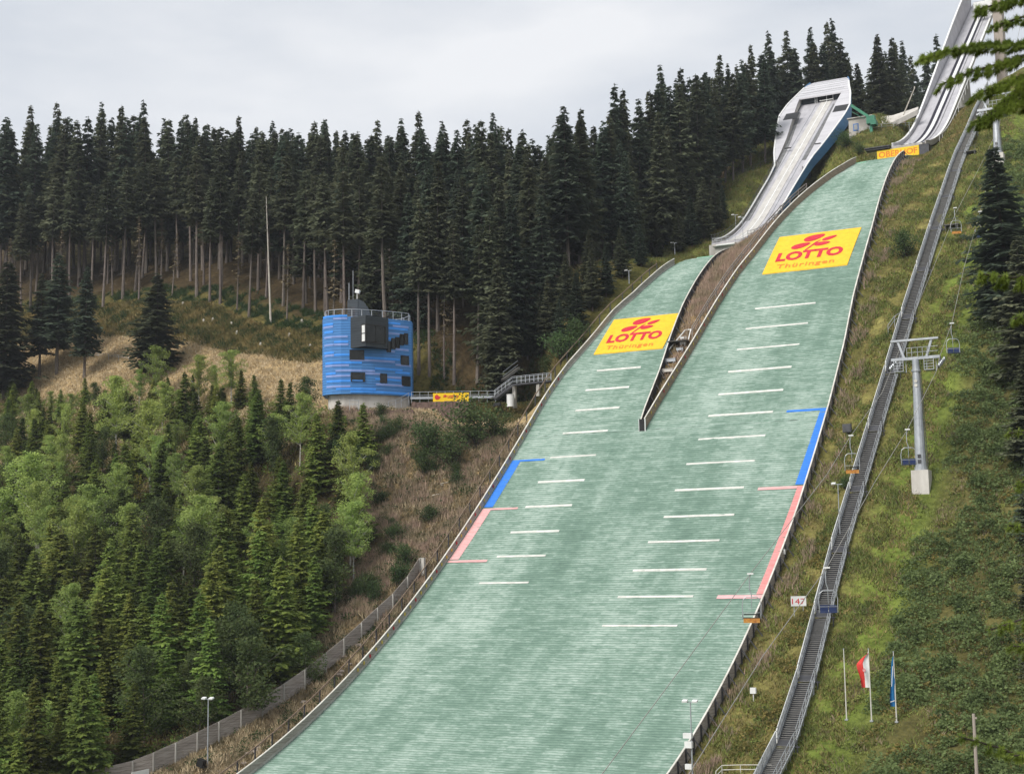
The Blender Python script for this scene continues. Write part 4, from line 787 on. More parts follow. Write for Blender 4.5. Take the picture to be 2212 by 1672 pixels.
b = MB(); q1, q2 = l3(610, 40, 203), l3(700, -30, 204); b.bar(q1, q2, 1.2, .3); b.build('upper_flight', M['grate'], FB)
for q in ((680, 180, 199), (820, 110, 198)):
    p = l3(*q); zt_ = l3(q[0], 65, q[2])[2]; b = MB(); b.box((p[0], p[1], (p[2]+zt_)/2-.3), (.45, .45, zt_-p[2]+.6)); b.build('column', M['conc'], FB)
b = MB()
for o3 in (-.7, .7):
    v3 = fu*o3
    for (p, q, k) in ((a, c, 5), (c, d, 9)):
        for hgt in (.55, 1.1): b.bar(p+v3+[0, 0, hgt], q+v3+[0, 0, hgt], .05)
        for i in range(k+1): s_ = p+(q-p)*i/k+v3; b.bar(s_, s_+[0, 0, 1.1], .05)
for hgt in (.5, 1.1): b.bar(q1+[0, 0, hgt], q2+[0, 0, hgt], .05)
b.build('handrail', M['steel'], FB)
p = l3(655, 198, 198); b = MB(); b.tube([(0, 0, 0), (0, 0, 1.6)], .5, 16); b.tube([(0, 0, 1.6), (0, 0, 1.66)], .54, 16); tag(b.build('rain_barrel', M['white'], None, org=tuple(p)), 'white upright barrel beside the footbridge column', 'barrel')
p = l3(578, 195, 198); b = MB(); b.box((0, 0, .25), (.9, .5, .4)); b.box((-.5, 0, .1), (.3, .3, .2)); tag(b.build('floodlight_box', M['black'], None, org=tuple(p)), 'small black floodlight on the ground left of the white barrel', 'floodlight')
# guard rail on the track further left
ps = [tuple(PG(x, y, 150, 215)) for x, y in ((168, 772), (190, 773), (212, 775), (234, 777), (256, 779), (278, 781))]
railing('guard_rail', 'pale guard rail along the track behind the solitary spruces at left', ps, .9, (1, .7))
# stakes
for i, (x, y, h_) in enumerate(((640, 915, 1.2),)):
    p = PG(x, y); b = MB(); b.tube([(0, 0, -.3), (.03, 0, h_)], .07, 6); b.box((0.02, 0, h_), (.16, .16, .05)); tag(b.build('marker_post', M['white'], None, org=tuple(p)), 'thin white marker post at the edge of the young wood', 'post')
print('tower done')
# ------------------------------------------------------------------ hillside stairway
ST = thing('hillside_stairway', 'long straight steel stairway climbing the grass right of the wide landing slope', 'stairway', (-38, 100, float(T(-38, 100))))
_sp = np.array([PG(x, y) for x, y in ((1699, 1645), (1738, 1500), (1765, 1390), (1797, 1250), (1830, 1135), (1866, 1020), (1902, 900), (1935, 785), (1965, 680), (2000, 575), (2036, 460), (2064, 380), (2090, 312), (2112, 262), (2131, 215))]); _sp = _sp[np.argsort(_sp[:, 1])]
_uu = np.convolve(np.pad(np.interp(np.arange(80, 275, 1.), _sp[:, 1], _sp[:, 0]), 10, 'edge'), np.ones(21)/21, 'valid')
uS = lambda v: np.interp(v, np.arange(80, 275, 1.), _uu)
_sv = np.arange(80, 275, 1.); _sz = np.array([float(T(uS(v), v)) for v in _sv]); _sz = np.convolve(np.pad(_sz, 7, 'reflect', reflect_type='odd'), np.ones(15)/15, 'valid')
def zS(v): return float(np.interp(v, _sv, _sz))+.55
print('stairs u', [round(float(uS(v)), 1) for v in (95, 125, 150, 180, 210, 240, 255)])
v = 92.; wv = .76; fl = []
while v < 256:
    L_ = 8.2; v2 = v+L_; fl.append((v, v2)); v = v2+.9
RM = {}
for k in ('l', 'r'): RM[k] = MB()
lnd = []
for i, (va, vb) in enumerate(fl):
    za, zb = zS(va), zS(vb); u0 = float(uS(va)); u1 = float(uS(vb)); b = MB(); k = 29
    for j in range(k):
        t_ = j/(k-1); b.box((u0+(u1-u0)*t_, va+(vb-va)*t_, za+(zb-za)*t_), (wv*2-.1, .13, .06))
    b.build('stair_flight', M['tread'], ST)
    b = MB(); b.hexa([(u0-wv, va, za-.24), (u0+wv, va, za-.24), (u1+wv, vb, zb-.24), (u1-wv, vb, zb-.24)], [(u0-wv, va, za-.20), (u0+wv, va, za-.20), (u1+wv, vb, zb-.20), (u1-wv, vb, zb-.20)]); b.build('gap_shade_sheet', M['dsteel'], ST)  # dark sheet added to stand for the shade between the treads
    b = MB()
    for s in (-1, 1): b.bar((u0+s*wv, va, za-.05), (u1+s*wv, vb, zb-.05), .07, .26)
    b.build('stringer', M['steel'], ST)
    nx = fl[i+1][0] if i+1 < len(fl) else vb+.9; zn = zS(nx); b = MB(); b.hexa([(u1-wv, vb, zb-.04), (u1+wv, vb, zb-.04), (u1+wv, nx, zn-.04), (u1-wv, nx, zn-.04)], [(u1-wv, vb, zb+.03), (u1+wv, vb, zb+.03), (u1+wv, nx, zn+.03), (u1-wv, nx, zn+.03)]); b.build('landing', M['dsteel'], ST)
    for s in (-1, 1):
        b = MB()
        for hgt in (.5, 1.05): b.tube([(u0+s*wv, va-.3, za+hgt-.1), (u0+s*wv, va, za+hgt), (u1+s*wv, vb, zb+hgt), (u1+s*wv, nx-.3, zb+hgt+.1)], .026, 6)
        for t_ in (0, .167, .333, .5, .667, .833, 1): q = (u0+(u1-u0)*t_+s*wv, va+(vb-va)*t_, za+(zb-za)*t_); b.tube([(q[0], q[1], q[2]-.5), (q[0], q[1], q[2]+1.05)], .04, 6)
        b.build('handrail', M['steel'], ST)
    b = MB(); x = u1+wv+.25; b.bar((x, vb, zb-.9), (x, vb, zb+.05), .1); b.bar((x-.3, vb, zb-.05), (x+.2, vb, zb-.05), .12); b.build('bracket', M['dsteel'], ST)
    b = MB(); x0, x1 = u0-wv-.14, u1-wv-.14
    b.hexa([(x0-.04, va, za-.3), (x0+.04, va, za-.3), (x1+.04, vb+.5, zb+.0), (x1-.04, vb+.5, zb+.0)], [(x0-.04, va, za+.75), (x0+.04, va, za+.75), (x1+.04, vb+.5, zb+1.1), (x1-.04, vb+.5, zb+1.1)])
    b.build('white_side_board', M['white'], ST)
# small side stair hooking in from the left, and a side platform on the right
p = PG(*[(3100+430*.538)/1.736, (1000+470*.538)/1.736]); q = PG((3100+520*.538)/1.736, (1000+380*.538)/1.736)
railing('railing', 'curved railing joining the hillside stairway from the left by the fireweed', [tuple(p), tuple((p+q)/2+[0, 0, .3]), tuple(q)], 1.1)
for (x, y, lb) in ((2057, 497, 'small dark timber landing platform on the right of the upper stairway'), (2095, 338, 'dark timber platform crossing the stairway near the second pylon')):
    c = PG(x, y-2); b = MB(); b.box((0, 0, .5), (2.0, 1.3, .14)); b.box((-.8, -.5, .1), (.14, .14, .9)); b.box((.8, -.5, .1), (.14, .14, .9)); b.bar((-.9, -.55, 1.3), (.9, -.55, 1.3), .06); b.box((-.9, -.55, .9), (.07, .07, .9)); b.box((.9, -.55, .9), (.07, .07, .9)); tag(b.build('timber_platform', M['grate'], None, org=tuple(c)), lb, 'platform')
# ------------------------------------------------------------------ chairlift
def pylon(px, py, hh, u_, label, rung=True):
    base_ = np.array(px); z0 = base_[2]
    root = thing('lift_pylon', label, 'pylon', tuple(base_), 'chairlift pylons')
    b = MB(); b.box((base_[0], base_[1], z0+.6), (1.75, 1.75, 2.8)); b.build('concrete_block', M['conclight'], root)
    zt = z0+2.0+hh; b = MB(); b.tube([(base_[0], base_[1], z0+2.0), (base_[0], base_[1], zt)], [.60, .36], 14, True); b.tube([(base_[0], base_[1], z0+2.0), (base_[0], base_[1], z0+2.35)], .68, 14); b.tube([(base_[0], base_[1], zt-1.3), (base_[0], base_[1], zt-1.1)], .5, 14); b.build('shaft', M['steel'], root, smooth=False)
    for k, (zz_, mm_) in enumerate(((hh*.80, 'cap'), (hh*.76, 'cap'))):
        b = MB(); ry = .62-.24*zz_/hh; ring = [(base_[0]+.17*math.cos(a), base_[1]-ry-.03, z0+2+zz_+.17*math.sin(a)) for a in np.linspace(0, 2*math.pi, 13)[:-1]]; b.hexa(ring, [(x_, y_-.02, z_) for x_, y_, z_ in ring]); b.build('warning_disc', M[mm_], root)
    for zz_ in (.9, 1.45): b = MB(); b.box((base_[0], base_[1]-.64, z0+2+zz_), (.34, .05, .36)); b.build('number_plate', M['dsteel'], root)
    b = MB(); b.box((base_[0], base_[1], zt+.1), (5.0, .35, .3)); b.build('crossarm', M['steel'], root)
    b = MB(); b.box((base_[0], base_[1]-.1, zt+2.05), (4.9, .3, .2)); b.build('maintenance_beam', M['steel'], root)
    for s in (-1, 1):
        b = MB(); b.bar((base_[0]+s*1.15, base_[1], zt+.2), (base_[0]+s*1.75, base_[1], zt+2.0), .28, .22); b.build('beam_strut', M['steel'], root)
        xx = base_[0]+s*2.5; b = MB(); b.bar((xx, base_[1]-1.6, zt-.9-.3), (xx, base_[1]+1.6, zt-.1), .12, .3); b.bar((xx, base_[1], zt+.1), (xx, base_[1], zt-.5), .2)
        sb = b.build('sheave_frame', M['dsteel'], root); b = MB()
        for k in (-1.4, -.7, 0, .7, 1.4): zc = zt-.5+k*.35; b.tube([(xx+.12, base_[1]+k, zc), (xx+.24, base_[1]+k, zc)], .26, 12)
        b.build('sheaves', M['steel'], sb)
        xx = base_[0]+s*1.55; b = MB(); b.box((xx, base_[1]-.4, zt-1.3), (1.0, 1.5, .06))
        for dx in (-.48, .48):
            for dy_ in (-1.1, .3): b.bar((xx+dx, base_[1]+dy_, zt-1.3), (xx+dx, base_[1]+dy_, zt+.1), .05)
        for k in (-1.0, -.7, -.4): b.bar((xx-.48, base_[1]-1.1, zt+k), (xx+.48, base_[1]-1.1, zt+k), .04)
        b.build('work_platform', M['steel'], root)
    b = MB()
    for dx in (-.8, -.3, .3, .8, 1.3): b.bar((base_[0]+dx, base_[1]-.3, zt+.25), (base_[0]+dx, base_[1]-.3, zt+1.2), .04)
    for z in (.7, 1.2): b.bar((base_[0]-.8, base_[1]-.3, zt+z), (base_[0]+2.4, base_[1]-.3, zt+z), .04)
    b.build('catwalk_railing', M['steel'], root)
    b = MB(); xo = .62
    for dx in (0, .35): b.bar((base_[0]+xo+.1, base_[1]-.2+dx, z0+2.1), (base_[0]+xo-.15, base_[1]-.2+dx, zt-1.2), .035)
    for k in np.arange(.3, hh-1.4, .35): t_ = k/hh; b.bar((base_[0]+xo+.1-.25*t_, base_[1]-.2, z0+2.1+k), (base_[0]+xo+.1-.25*t_, base_[1]+.15, z0+2.1+k), .025)
    b.build('ladder', M['dsteel'], root)
    return zt
pb = np.array(PG(1993, 1056)); pb = np.array([-32.0, 155.4, 8.6]); zt = pylon(pb, 0, 11.6, 0, 'grey tubular lift pylon on a pale concrete block right of the stairway')
p2 = atd(2157, 362, 209); pylon((p2[0], p2[1], float(T(p2[0], p2[1]))-.2), 0, 6.8, 0, 'upper lift pylon of the chairlift, half hidden behind the dark spruce')
HR = MB(); rt = {}
for u_, L_ in ((-29.3, [(1489, 1670), (1649, 1415), (1786, 1226), (1888, 1044), (1960, 928), (2024, 799), (2030, 770), (2056, 699), (2083, 576), (2119, 453), (2150, 330), (2160, 262)]), (-34.3, [(1300, 1672), (1440, 1485), (1621, 1239), (1786, 1025), (1838, 941), (1905, 849), (1935, 775), (2063, 464), (2130, 335)])):
    P_ = [atu(x, y, u_) for x, y in L_]; P_.sort(key=lambda p: p[1]); vs = np.array([p[1] for p in P_]); zs = np.array([p[2] for p in P_])
    a = P_[0]-(P_[1]-P_[0])/np.linalg.norm(P_[1]-P_[0])*50; e = P_[-1]+(P_[-1]-P_[-3])/np.linalg.norm(P_[-1]-P_[-3])*60
    HR.tube([a]+P_+[e], .028, 6); rt[u_] = (vs, zs)
tag(HR.build('haul_rope', M['rope']), 'steel haul rope of the chairlift, two strands over the pylons', 'cable')
def chair_proto(kind):
    root = thing('lift_chair', 'x', 'chairlift chair', (0, 0, 0), 'chairs of the chairlift')
    s = -1 if kind == 'up' else 1
    b = MB(); b.box((0, 0, 0), (.5, .5, .12)); b.build('grip', M['white'], root)
    b = MB(); b.tube([(0, 0, 0), (-.12, .03, -.5), (-.12, .05, -1.2), (0, .1, -1.55), (.02, .1, -1.75)], .04, 8); b.build('hanger', M['steel'], root)
    b = MB()
    for y in (.1, -.25): b.tube([(-.72, y*0+.1, -3.35), (-.76, .1, -2.4), (-.66, .1, -1.95), (-.4, .1, -1.75), (.4, .1, -1.75), (.66, .1, -1.95), (.76, .1, -2.4), (.72, .1, -3.35)], .035, 8); break
    b.tube([(-.72, .1, -3.35), (-.74, .1+s*-.0-.5, -3.4), (-.72, .1-.55, -3.1)], .03, 6); b.tube([(.72, .1, -3.35), (.74, .1-.5, -3.4), (.72, .1-.55, -3.1)], .03, 6); b.tube([(0, .1, -1.75), (0, .1, -2.7)], .025, 6); b.build('frame', M['steel'], root)
    b = MB(); b.box((-.34, -.15, -3.38), (.64, .52, .09)); b.box((.34, -.15, -3.38), (.64, .52, .09)); b.build('seat', M['navy' if kind == 'up' else 'black'], root)
    if kind == 'up': b = MB(); b.box((-.34, -.44, -3.08), (.62, .07, .48), Matrix.Rotation(.15, 3, 'X')); b.box((.34, -.44, -3.08), (.62, .07, .48), Matrix.Rotation(.15, 3, 'X')); b.build('backrest', M['navy'], root)
    else:
        b = MB(); b.box((0, -.45, -3.55), (1.3, .05, .34)); b.build('ad_panel', mat('orange_panel', (.60, .30, .06), (.35, .12, .03), .6, 4), root)
        b = MB(); b.box((0, .1, -3.1), (1.3, .06, .1)); b.build('backrest', M['black'], root)
    b = MB(); b.bar((-.7, -.5, -2.95), (.7, -.5, -2.95), .035); b.build('safety_bar', M['steel'], root)
    return root
pu, pdn = chair_proto('up'), chair_proto('down'); fu_, fd_ = True, True
for (x, y, u_, lab) in ((1786, 1226, -29.3, 'navy two-seat chair hanging in front of the stairway by the 147 sign'), (1960, 928, -29.3, 'navy two-seat chair hanging left of the grey pylon shaft'), (2056, 699, -29.3, 'navy two-seat chair just above the right end of the pylon head'), (2117, 458, -29.3, 'small navy chair high on the rope near the dark spruce'),
        (1621, 1239, -34.3, 'two-seat chair with orange panel hanging over the right edge of the landing slope'), (1838, 941, -34.3, 'two-seat chair with orange panel between the landing slope edge and the stairway'), (2063, 450, -34.3, 'two-seat chair with orange panel beside the upper stairway')):
    p = atu(x, y, u_)
    if u_ == -29.3: c = pu if fu_ else copy_tree(pu); fu_ = False
    else: c = pdn if fd_ else copy_tree(pdn); fd_ = False
    c.location = tuple(p); c.scale = (.9, .9, .95); c['label'] = lab; c.rotation_euler = (0, 0, .25)
# ------------------------------------------------------------------ lamps, flags, signs
def lamp(x, y, yt, label, heads=2, r=.07, extra=None, mm='steel', force=None):
    p = np.array(force if force is not None else PG(x, y)); t_ = atd(x, yt, depth(p)); h_ = t_[2]-p[2]
    root = thing('floodlight_mast', label, 'lamp post', tuple(p)); b = MB(); b.tube([tuple(p-[0, 0, .4]), tuple(p+[0, 0, h_])], [r, r*.7], 8); b.build('mast', M[mm], root)
    if heads:
        b = MB(); b.bar(tuple(p+[-.45, 0, h_]), tuple(p+[.45, 0, h_]), .06); b.build('bracket', M['steel'], root)
        for s in (-1, 1)[:heads]: b = MB(); b.box(tuple(p+[s*.42, -.1, h_+.1]), (.42, .34, .13), Matrix.Rotation(.35, 3, 'X')); b.build('lamp_head', M['white'], root)
    return root, p, h_
lamp(448, 1652, 1510, 'tall thin floodlight mast in front of the wooden fence at lower left', force=(-89.0, 111.5, -16.4))
r_, p, h_ = lamp(1512, 1690, 1516, 'floodlight mast at the lower right edge of the landing slope', force=(-42.3, 113.2, -16))
b = MB(); b.box(tuple(p+[-.25, -.1, 3.6]), (.7, .4, .4)); b.box(tuple(p+[-.2, -.1, 2.9]), (.6, .4, .5)); b.box(tuple(p+[-.25, -.1, 1.2]), (.55, .3, .4)); b.build('loudspeaker', M['white'], r_)
lamp(1815, 1162, 1046, 'thin mast with white floodlight left of the stairway', 1, .06); lamp(1359, 612, 585, 'short mast with small lamp behind the left barrier', 1, .09); lamp(1458, 553, 525, 'short white mast at the top left of the narrow slope', 1, .09)
lamp(1590, 512, 465, 'thin mast beside the small takeoff platform', 1, .05); lamp(1606, 540, 470, 'thin mast rising from the upper wedge', 1, .05, force=atv(1606, 535, 214))
lamp(1966, 300, 264, 'thin mast left of the large takeoff', 0, .05, force=atv(1966, 312, 250)); lamp(1757, 1500, 1470, 'short grey stub post in the olive shrubs left of the stairway', 0, .12)
PPx = ((1829, 1555, 1402), (1883, 1558, 1402), (1937, 1560, 1408)); FP = []
for i, (x, y, yt) in enumerate(PPx):
    p = np.array(cast(x, y, T)); h_ = atd(x, yt, depth(p))[2]-p[2]
    lb = ['bare flagpole, leftmost of the three on the grass below the thicket', 'flagpole carrying the white and red flag, middle of three', 'flagpole carrying the blue flag, rightmost of three'][i]
    root = thing('flagpole', lb, 'flagpole', tuple(p)); b = MB(); b.tube([tuple(p-[0, 0, .4]), tuple(p+[0, 0, h_])], [.06, .035], 8); b.build('pole', M['cap'], root); b = MB(); b.box(tuple(p+[0, 0, h_+.03]), (.1, .1, .08)); b.box(tuple(p+[0, 0, .05]), (.25, .25, .12)); b.build('fitting', M['steel'], root); FP.append((p, h_))
def flag(name, label, p, top, bot, wfun, m, extra=None):
    root = thing(name, label, 'flag', tuple(p+[0, 0, bot])); nz_, nx_ = 24, 10; V = []; 
    def pt(a, t_):   # a 0..1 away from pole, t 0 top..1 bottom
        wd_ = wfun(t_); x = -wd_*a; y = .16*math.sin(a*7+t_*3.5)*a+.05*math.sin(t_*9); z = top-(top-bot)*t_-.25*a*(1-t_)*1.2
        return (p[0]+x*ru[0]+y*fu[0], p[1]+x*ru[1]+y*fu[1], p[2]+z)
    return root, pt
def cloth(root, pt, a0, a1, m, nm, n1=10, n2=22, t0=0, t1=1, off=0.):
    b = MB()
    for i in range(n1):
        for j in range(n2):
            A0, A1 = a0+(a1-a0)*i/n1, a0+(a1-a0)*(i+1)/n1; T0, T1 = t0+(t1-t0)*j/n2, t0+(t1-t0)*(j+1)/n2
            q = [pt(A0, T0), pt(A1, T0), pt(A1, T1), pt(A0, T1)]; b.poly([(c[0]-fu[0]*off, c[1]-fu[1]*off, c[2]) for c in q])
    return b.build(nm, m, root)
p, h_ = FP[1]; top, bot = h_-.1, h_-3.05
root, pt = flag('hanging_flag', 'white and red banner flag with small crest on the middle flagpole', p, top, bot, lambda t_: float(np.interp(t_, [0, .12, .3, .45, .75, 1], [.12, .55, 1.0, .95, .75, .7])), None)
cloth(root, pt, 0, .52, M['white'], 'white_field'); cloth(root, pt, .52, 1, M['flagred'], 'red_field')
b = MB(); b.poly([tuple(np.array(pt(.5+.13*math.cos(a), .5+.055*math.sin(a)))-fu*.06) for a in np.linspace(0, 2*math.pi, 13)[:-1]]); b.build('crest', mat('pink_crest', (.75, .35, .35)), root)
p, h_ = FP[2]; top, bot = h_-.1, h_-4.3
root, pt = flag('hanging_flag', 'blue flag with white mark hanging limp on the right flagpole', p, top, bot, lambda t_: float(np.interp(t_, [0, .1, .5, .85, 1], [.06, .14, .30, .48, .45])), None)
cloth(root, pt, 0, 1, M['flagblue'], 'blue_field'); b = MB(); q = [pt(.15, .88), pt(.95, .9), pt(.95, .915), pt(.15, .895)]; b.poly([tuple(np.array(c)-fu*.05) for c in q]); q = [pt(.6, .2), pt(.75, .2), pt(.8, .6), pt(.7, .6)]; b.poly([tuple(np.array(c)-fu*.05) for c in q]); b.build('white_mark', M['white'], root)
p = PG(1725, 1325); NS = thing('number_board', 'white board with red number 147 beside the right edge barrier', 'sign', tuple(p)); Dn = depth(p)-.3
a, c = atd(1709, 1309, Dn), atd(1741, 1287, Dn); b = MB(); e = fu*.06; b.hexa([a, (c[0], c[1], a[2]), (c[0]+e[0], c[1]+e[1], a[2]), a+e], [(a[0], a[1], c[2]), c, c+e, (a[0]+e[0], a[1]+e[1], c[2])]); b.build('panel', M['white'], NS)
fn = lambda s_, t_: (a[0]+(c[0]-a[0])*s_-fu[0]*.02, a[1]+(c[1]-a[1])*s_-fu[1]*.02, a[2]+(c[2]-a[2])*t_); text_on('147', .06, .92, .2, .8, fn, 'number', M['signred'], NS, bold=.0)
for s_ in (.2, .8): b = MB(); q = np.array(fn(s_, 0))+fu*.1; b.tube([tuple(q-[0, 0, 1.2]), tuple(q+[0, 0, .5])], .04, 6); b.build('leg', M['steel'], NS)
p = PG(1830, 945); b = MB(); q = atd(1830, 925, depth(p))-p; b.box((q[0], 0, q[2]), (.95, .5, .95)); b.box((q[0], -.27, q[2]), (.8, .04, .8)); b.box((0, 0, .3), (.12, .12, 1.2)); tag(b.build('control_cabinet', mat('dark_grey_cabinet', (.10, .10, .105)), None, org=tuple(p)), 'dark grey cabinet on a short post between slope edge and stairway', 'cabinet')
p = PG(2111, 1690); h_ = atd(2111, 1541, depth(p))[2]-p[2]; b = MB(); b.tube([(0, 0, -.4), (0, 0, h_)], [.14, .11], 8); b.box((.1, 0, h_-.3), (.25, .12, .12)); tag(b.build('wooden_post', M['woodbeige'], None, org=tuple(p)), 'tall plain brown timber post at lower right beside the hanging spruce twig', 'post')
for i, (x, y) in enumerate(((1710, 1247), (1652, 1500), (1628, 1380), (1614, 1642))):
    pass
for (x, y, lb) in ((C1(0, 0)[0]*0+1714, 1205, 'small white box on the right edge barrier beside the red strip'), (1628, 1508, 'small white lamp on the bank right of the lower slope edge')):
    p = PG(x-22 if y < 1300 else x, y+6); b = MB(); b.box((0, 0, .9), (.5, .3, .5)); b.tube([(0, 0, -.2), (0, 0, .7)], .05, 6); tag(b.build('small_floodlight', M['white'], None, org=tuple(p)), lb, 'floodlight')
# bottom right pipe railing
ps = [PG(1547, 1685), PG(1560, 1672), PG(1600, 1671), PG(1650, 1671), PG(1668, 1672)]
railing('railing', 'pale tube railing at the bottom edge left of the stairway', [tuple(p) for p in ps], .7, (1, .5), m='cap')
# ------------------------------------------------------------------ wooden fence at lower left
fpx = [(285, 1690), (330, 1672), (378, 1650), (425, 1627), (472, 1603), (520, 1577), (566, 1549), (612, 1520), (658, 1488), (703, 1452), (742, 1420), (780, 1385), (815, 1352), (848, 1322), (880, 1284), (906, 1243)]
fp = [np.array((-86.6-3.6*sst((150-cast(x, y, lambda u, v: base(v))[1])/28), cast(x, y, lambda u, v: base(v))[1], 0)) for x, y in fpx]
fp = [np.array(PG(x, y)) for x, y in fpx]; print('fence', [tuple(p.round(1)) for p in fp])
fp = [np.array((fp[0][0]-5, fp[0][1]-9, fp[0][2]-1.5))]+fp; ZF = [float(T(p[0], p[1])) for p in fp]
FN = thing('plank_fence', 'grey weathered horizontal plank fence curving up behind the landing slope at lower left', 'fence', tuple(fp[0]))
for i in range(len(fp)-1):
    a, c = fp[i], fp[i+1]; b = MB()
    for k in range(5):
        z = .12+k*.37; b.hexa([a+[0, 0, z], c+[0, 0, z], c+[-.05, 0, z], a+[-.05, 0, z]], [a+[0, 0, z+.345], c+[0, 0, z+.345], c+[-.05, 0, z+.345], a+[-.05, 0, z+.345]])
    b.build('plank_panel', M['wood'], FN)
for i, a in enumerate(fp): b = MB(); b.box(tuple(a+[.06, 0, .85]), (.13, .14, 2.2)); b.build('post', M['conc'], FN)
p = fp[-1]; b = MB(); b.box((0, 0, .9), (.45, .4, 2.0)); b.box((0, 0, 1.95), (.5, .45, .08)); tag(b.build('concrete_post', M['conclight'], None, org=tuple(p+[.3, .3, 0])), 'pale concrete end post at the top of the plank fence', 'post')
p = np.array(atu(826, 1330, -87.9)); b = MB(); b.box((0, 0, .7), (.9, .5, 1.3)); b.box((0, 0, 1.38), (1, .6, .06)); b.box((-.3, -.26, .7), (.05, .05, 1)); b.box((-.35, 0, -.1), (.12, .4, .5)); b.box((.35, 0, -.1), (.12, .4, .5)); tag(b.build('control_cabinet', mat('dark_green_cabinet', (.03, .075, .055)), None, org=tuple(p-[0, 0, .6])), 'dark green cabinet in front of the upper plank fence', 'cabinet')
p = np.array(atu(435, 1650, -89.2)); b = MB(); b.box((0, 0, .4), (.7, .5, .7), Matrix.Rotation(.3, 3, 'Y')); b.box((.3, 0, .1), (.3, .4, .2)); tag(b.build('waste_bin', M['black'], None, org=tuple(p-[0, 0, .3])), 'tilted black bin at the foot of the lower left mast', 'bin')
p = fp[1]; b = MB(); q1, q2 = np.array(atu(285, 1668, -89.8)), np.array(atu(322, 1660, -89.8)); b.hexa([q1-[0, 0, .8], q2-[0, 0, .8], q2+[-.05, 0, -.8], q1+[-.05, 0, -.8]], [q1, q2, q2+[-.05, 0, 0], q1+[-.05, 0, 0]]); PB = b.build('poster_board', M['white'], None, org=tuple(q1)); tag(PB, 'white poster board with red marks on the plank fence at the bottom', 'sign')
print('furniture done')
# ------------------------------------------------------------------ vegetation builders
def spruce_arrays(h, rad, cb, seed, whorl=.5, nb=7, tw=9, twl=.5, droop=.35, up=0., taper=.85, ragged=.25, width=.30, top_pow=.8):
    g = np.random.default_rng(seed); Q = []
    z = h*cb
    while z < h-.25:
        f = (h-z)/(h*(1-cb)); r = rad*(f**top_pow)*min(1, .55+(1-f)*3.5)*g.uniform(1-ragged, 1+ragged*.4)+.12; n_ = max(3, int(nb*(.55+.45*f)))
        a0 = g.uniform(0, 6.28)
        for k in range(n_):
            if g.random() < .08: continue
            az = a0+6.283*k/n_+g.normal(0, .22); L_ = r*g.uniform(.5, 1.15); dx, dy = math.cos(az), math.sin(az); dr = droop*g.uniform(.6, 1.4)*(.35+.65*f)+up*(1-f)
            m_ = max(3, int(tw*(.35+.65*L_/rad))); t = np.linspace(.12, 1, m_)+g.normal(0, .03, m_)
            # branch curve: droops then lifts at the tip
            bx = dx*L_*t; by = dy*L_*t; bz = z+g.uniform(-.75, .75)*whorl-dr*L_*t+.28*dr*L_*t**3*1.6
            for s in (-1, 1):
                ll = twl*(1.15-.55*t)*g.uniform(.6, 1.35, m_)*min(1.25, .45+L_*.35)
                ang = az+s*g.uniform(.5, 1.15, m_); ex = bx+np.cos(ang)*ll; ey = by+np.sin(ang)*ll; ez = bz-ll*g.uniform(.05, .75, m_)
                px, py = -np.sin(ang)*width*ll, np.cos(ang)*width*ll; tl = g.uniform(-.5, .5, m_)*width*ll
                Q.append(np.stack([np.stack([bx-px*.5, by-py*.5, bz-tl*.5], -1), np.stack([ex*.5+bx*.5-px, ey*.5+by*.5-py, (ez+bz)/2-tl], -1), np.stack([ex, ey, ez], -1), np.stack([ex*.5+bx*.5+px, ey*.5+by*.5+py, (ez+bz)/2+tl], -1)], 1))
        z += whorl*g.uniform(.7, 1.3)*(1 if f > .3 else .62)
    # leader
    for zz in np.arange(h-.9, h, .16):
        for k in range(4):
            a = g.uniform(0, 6.28); l = (h-zz)*.35+.06; Q.append(np.array([[[0, 0, zz-.05], [math.cos(a+.4)*l*.5, math.sin(a+.4)*l*.5, zz+.05], [math.cos(a)*l, math.sin(a)*l, zz+.14], [math.cos(a-.4)*l*.5, math.sin(a-.4)*l*.5, zz+.08]]]))
    Q = np.concatenate(Q); return Q.reshape(-1, 3), np.arange(len(Q)*4).reshape(-1, 4)
def trunk_mb(h, r, seed, dead=0, lean=.15, top=.98, cb=0, nd=14):
    g = random.Random(seed); b = MB(); n_ = 7; pts = []; lx0, ly0 = g.uniform(-lean, lean), g.uniform(-lean, lean)
    for i in range(n_+1):
        t = i/n_*top; pts.append((lx0*t*(1-t)*3+g.uniform(-.04, .04), ly0*t*(1-t)*3, h*t-.6*(i == 0)))
    b.tube(pts, [r*(1-.93*i/n_*top)+(.12*r if i == 0 else 0) for i in range(n_+1)], 7)
    for i in range(dead):
        z = h*g.uniform(.1, max(cb, .15)); a = g.uniform(0, 6.28); l = g.uniform(.5, 1.7); b.tube([(0, 0, z), (math.cos(a)*l*.6, math.sin(a)*l*.6, z-.05), (math.cos(a)*l, math.sin(a)*l, z-l*g.uniform(.15, .6))], [.035, .02, .008], 3, False)
    return b
def spruce_proto(name, h, rad, cb, seed, mk, bark='bark', dead=16, **kw):
    V, F = spruce_arrays(h, rad, cb, seed, **kw); me = npmesh('crown', V, F, M[mk]); root = thing(name, 'x', 'tree'); link('crown', me, root)
    trunk_mb(h, h*.0095+.05, seed, dead=dead, cb=cb).build('trunk', M[bark], root); return root
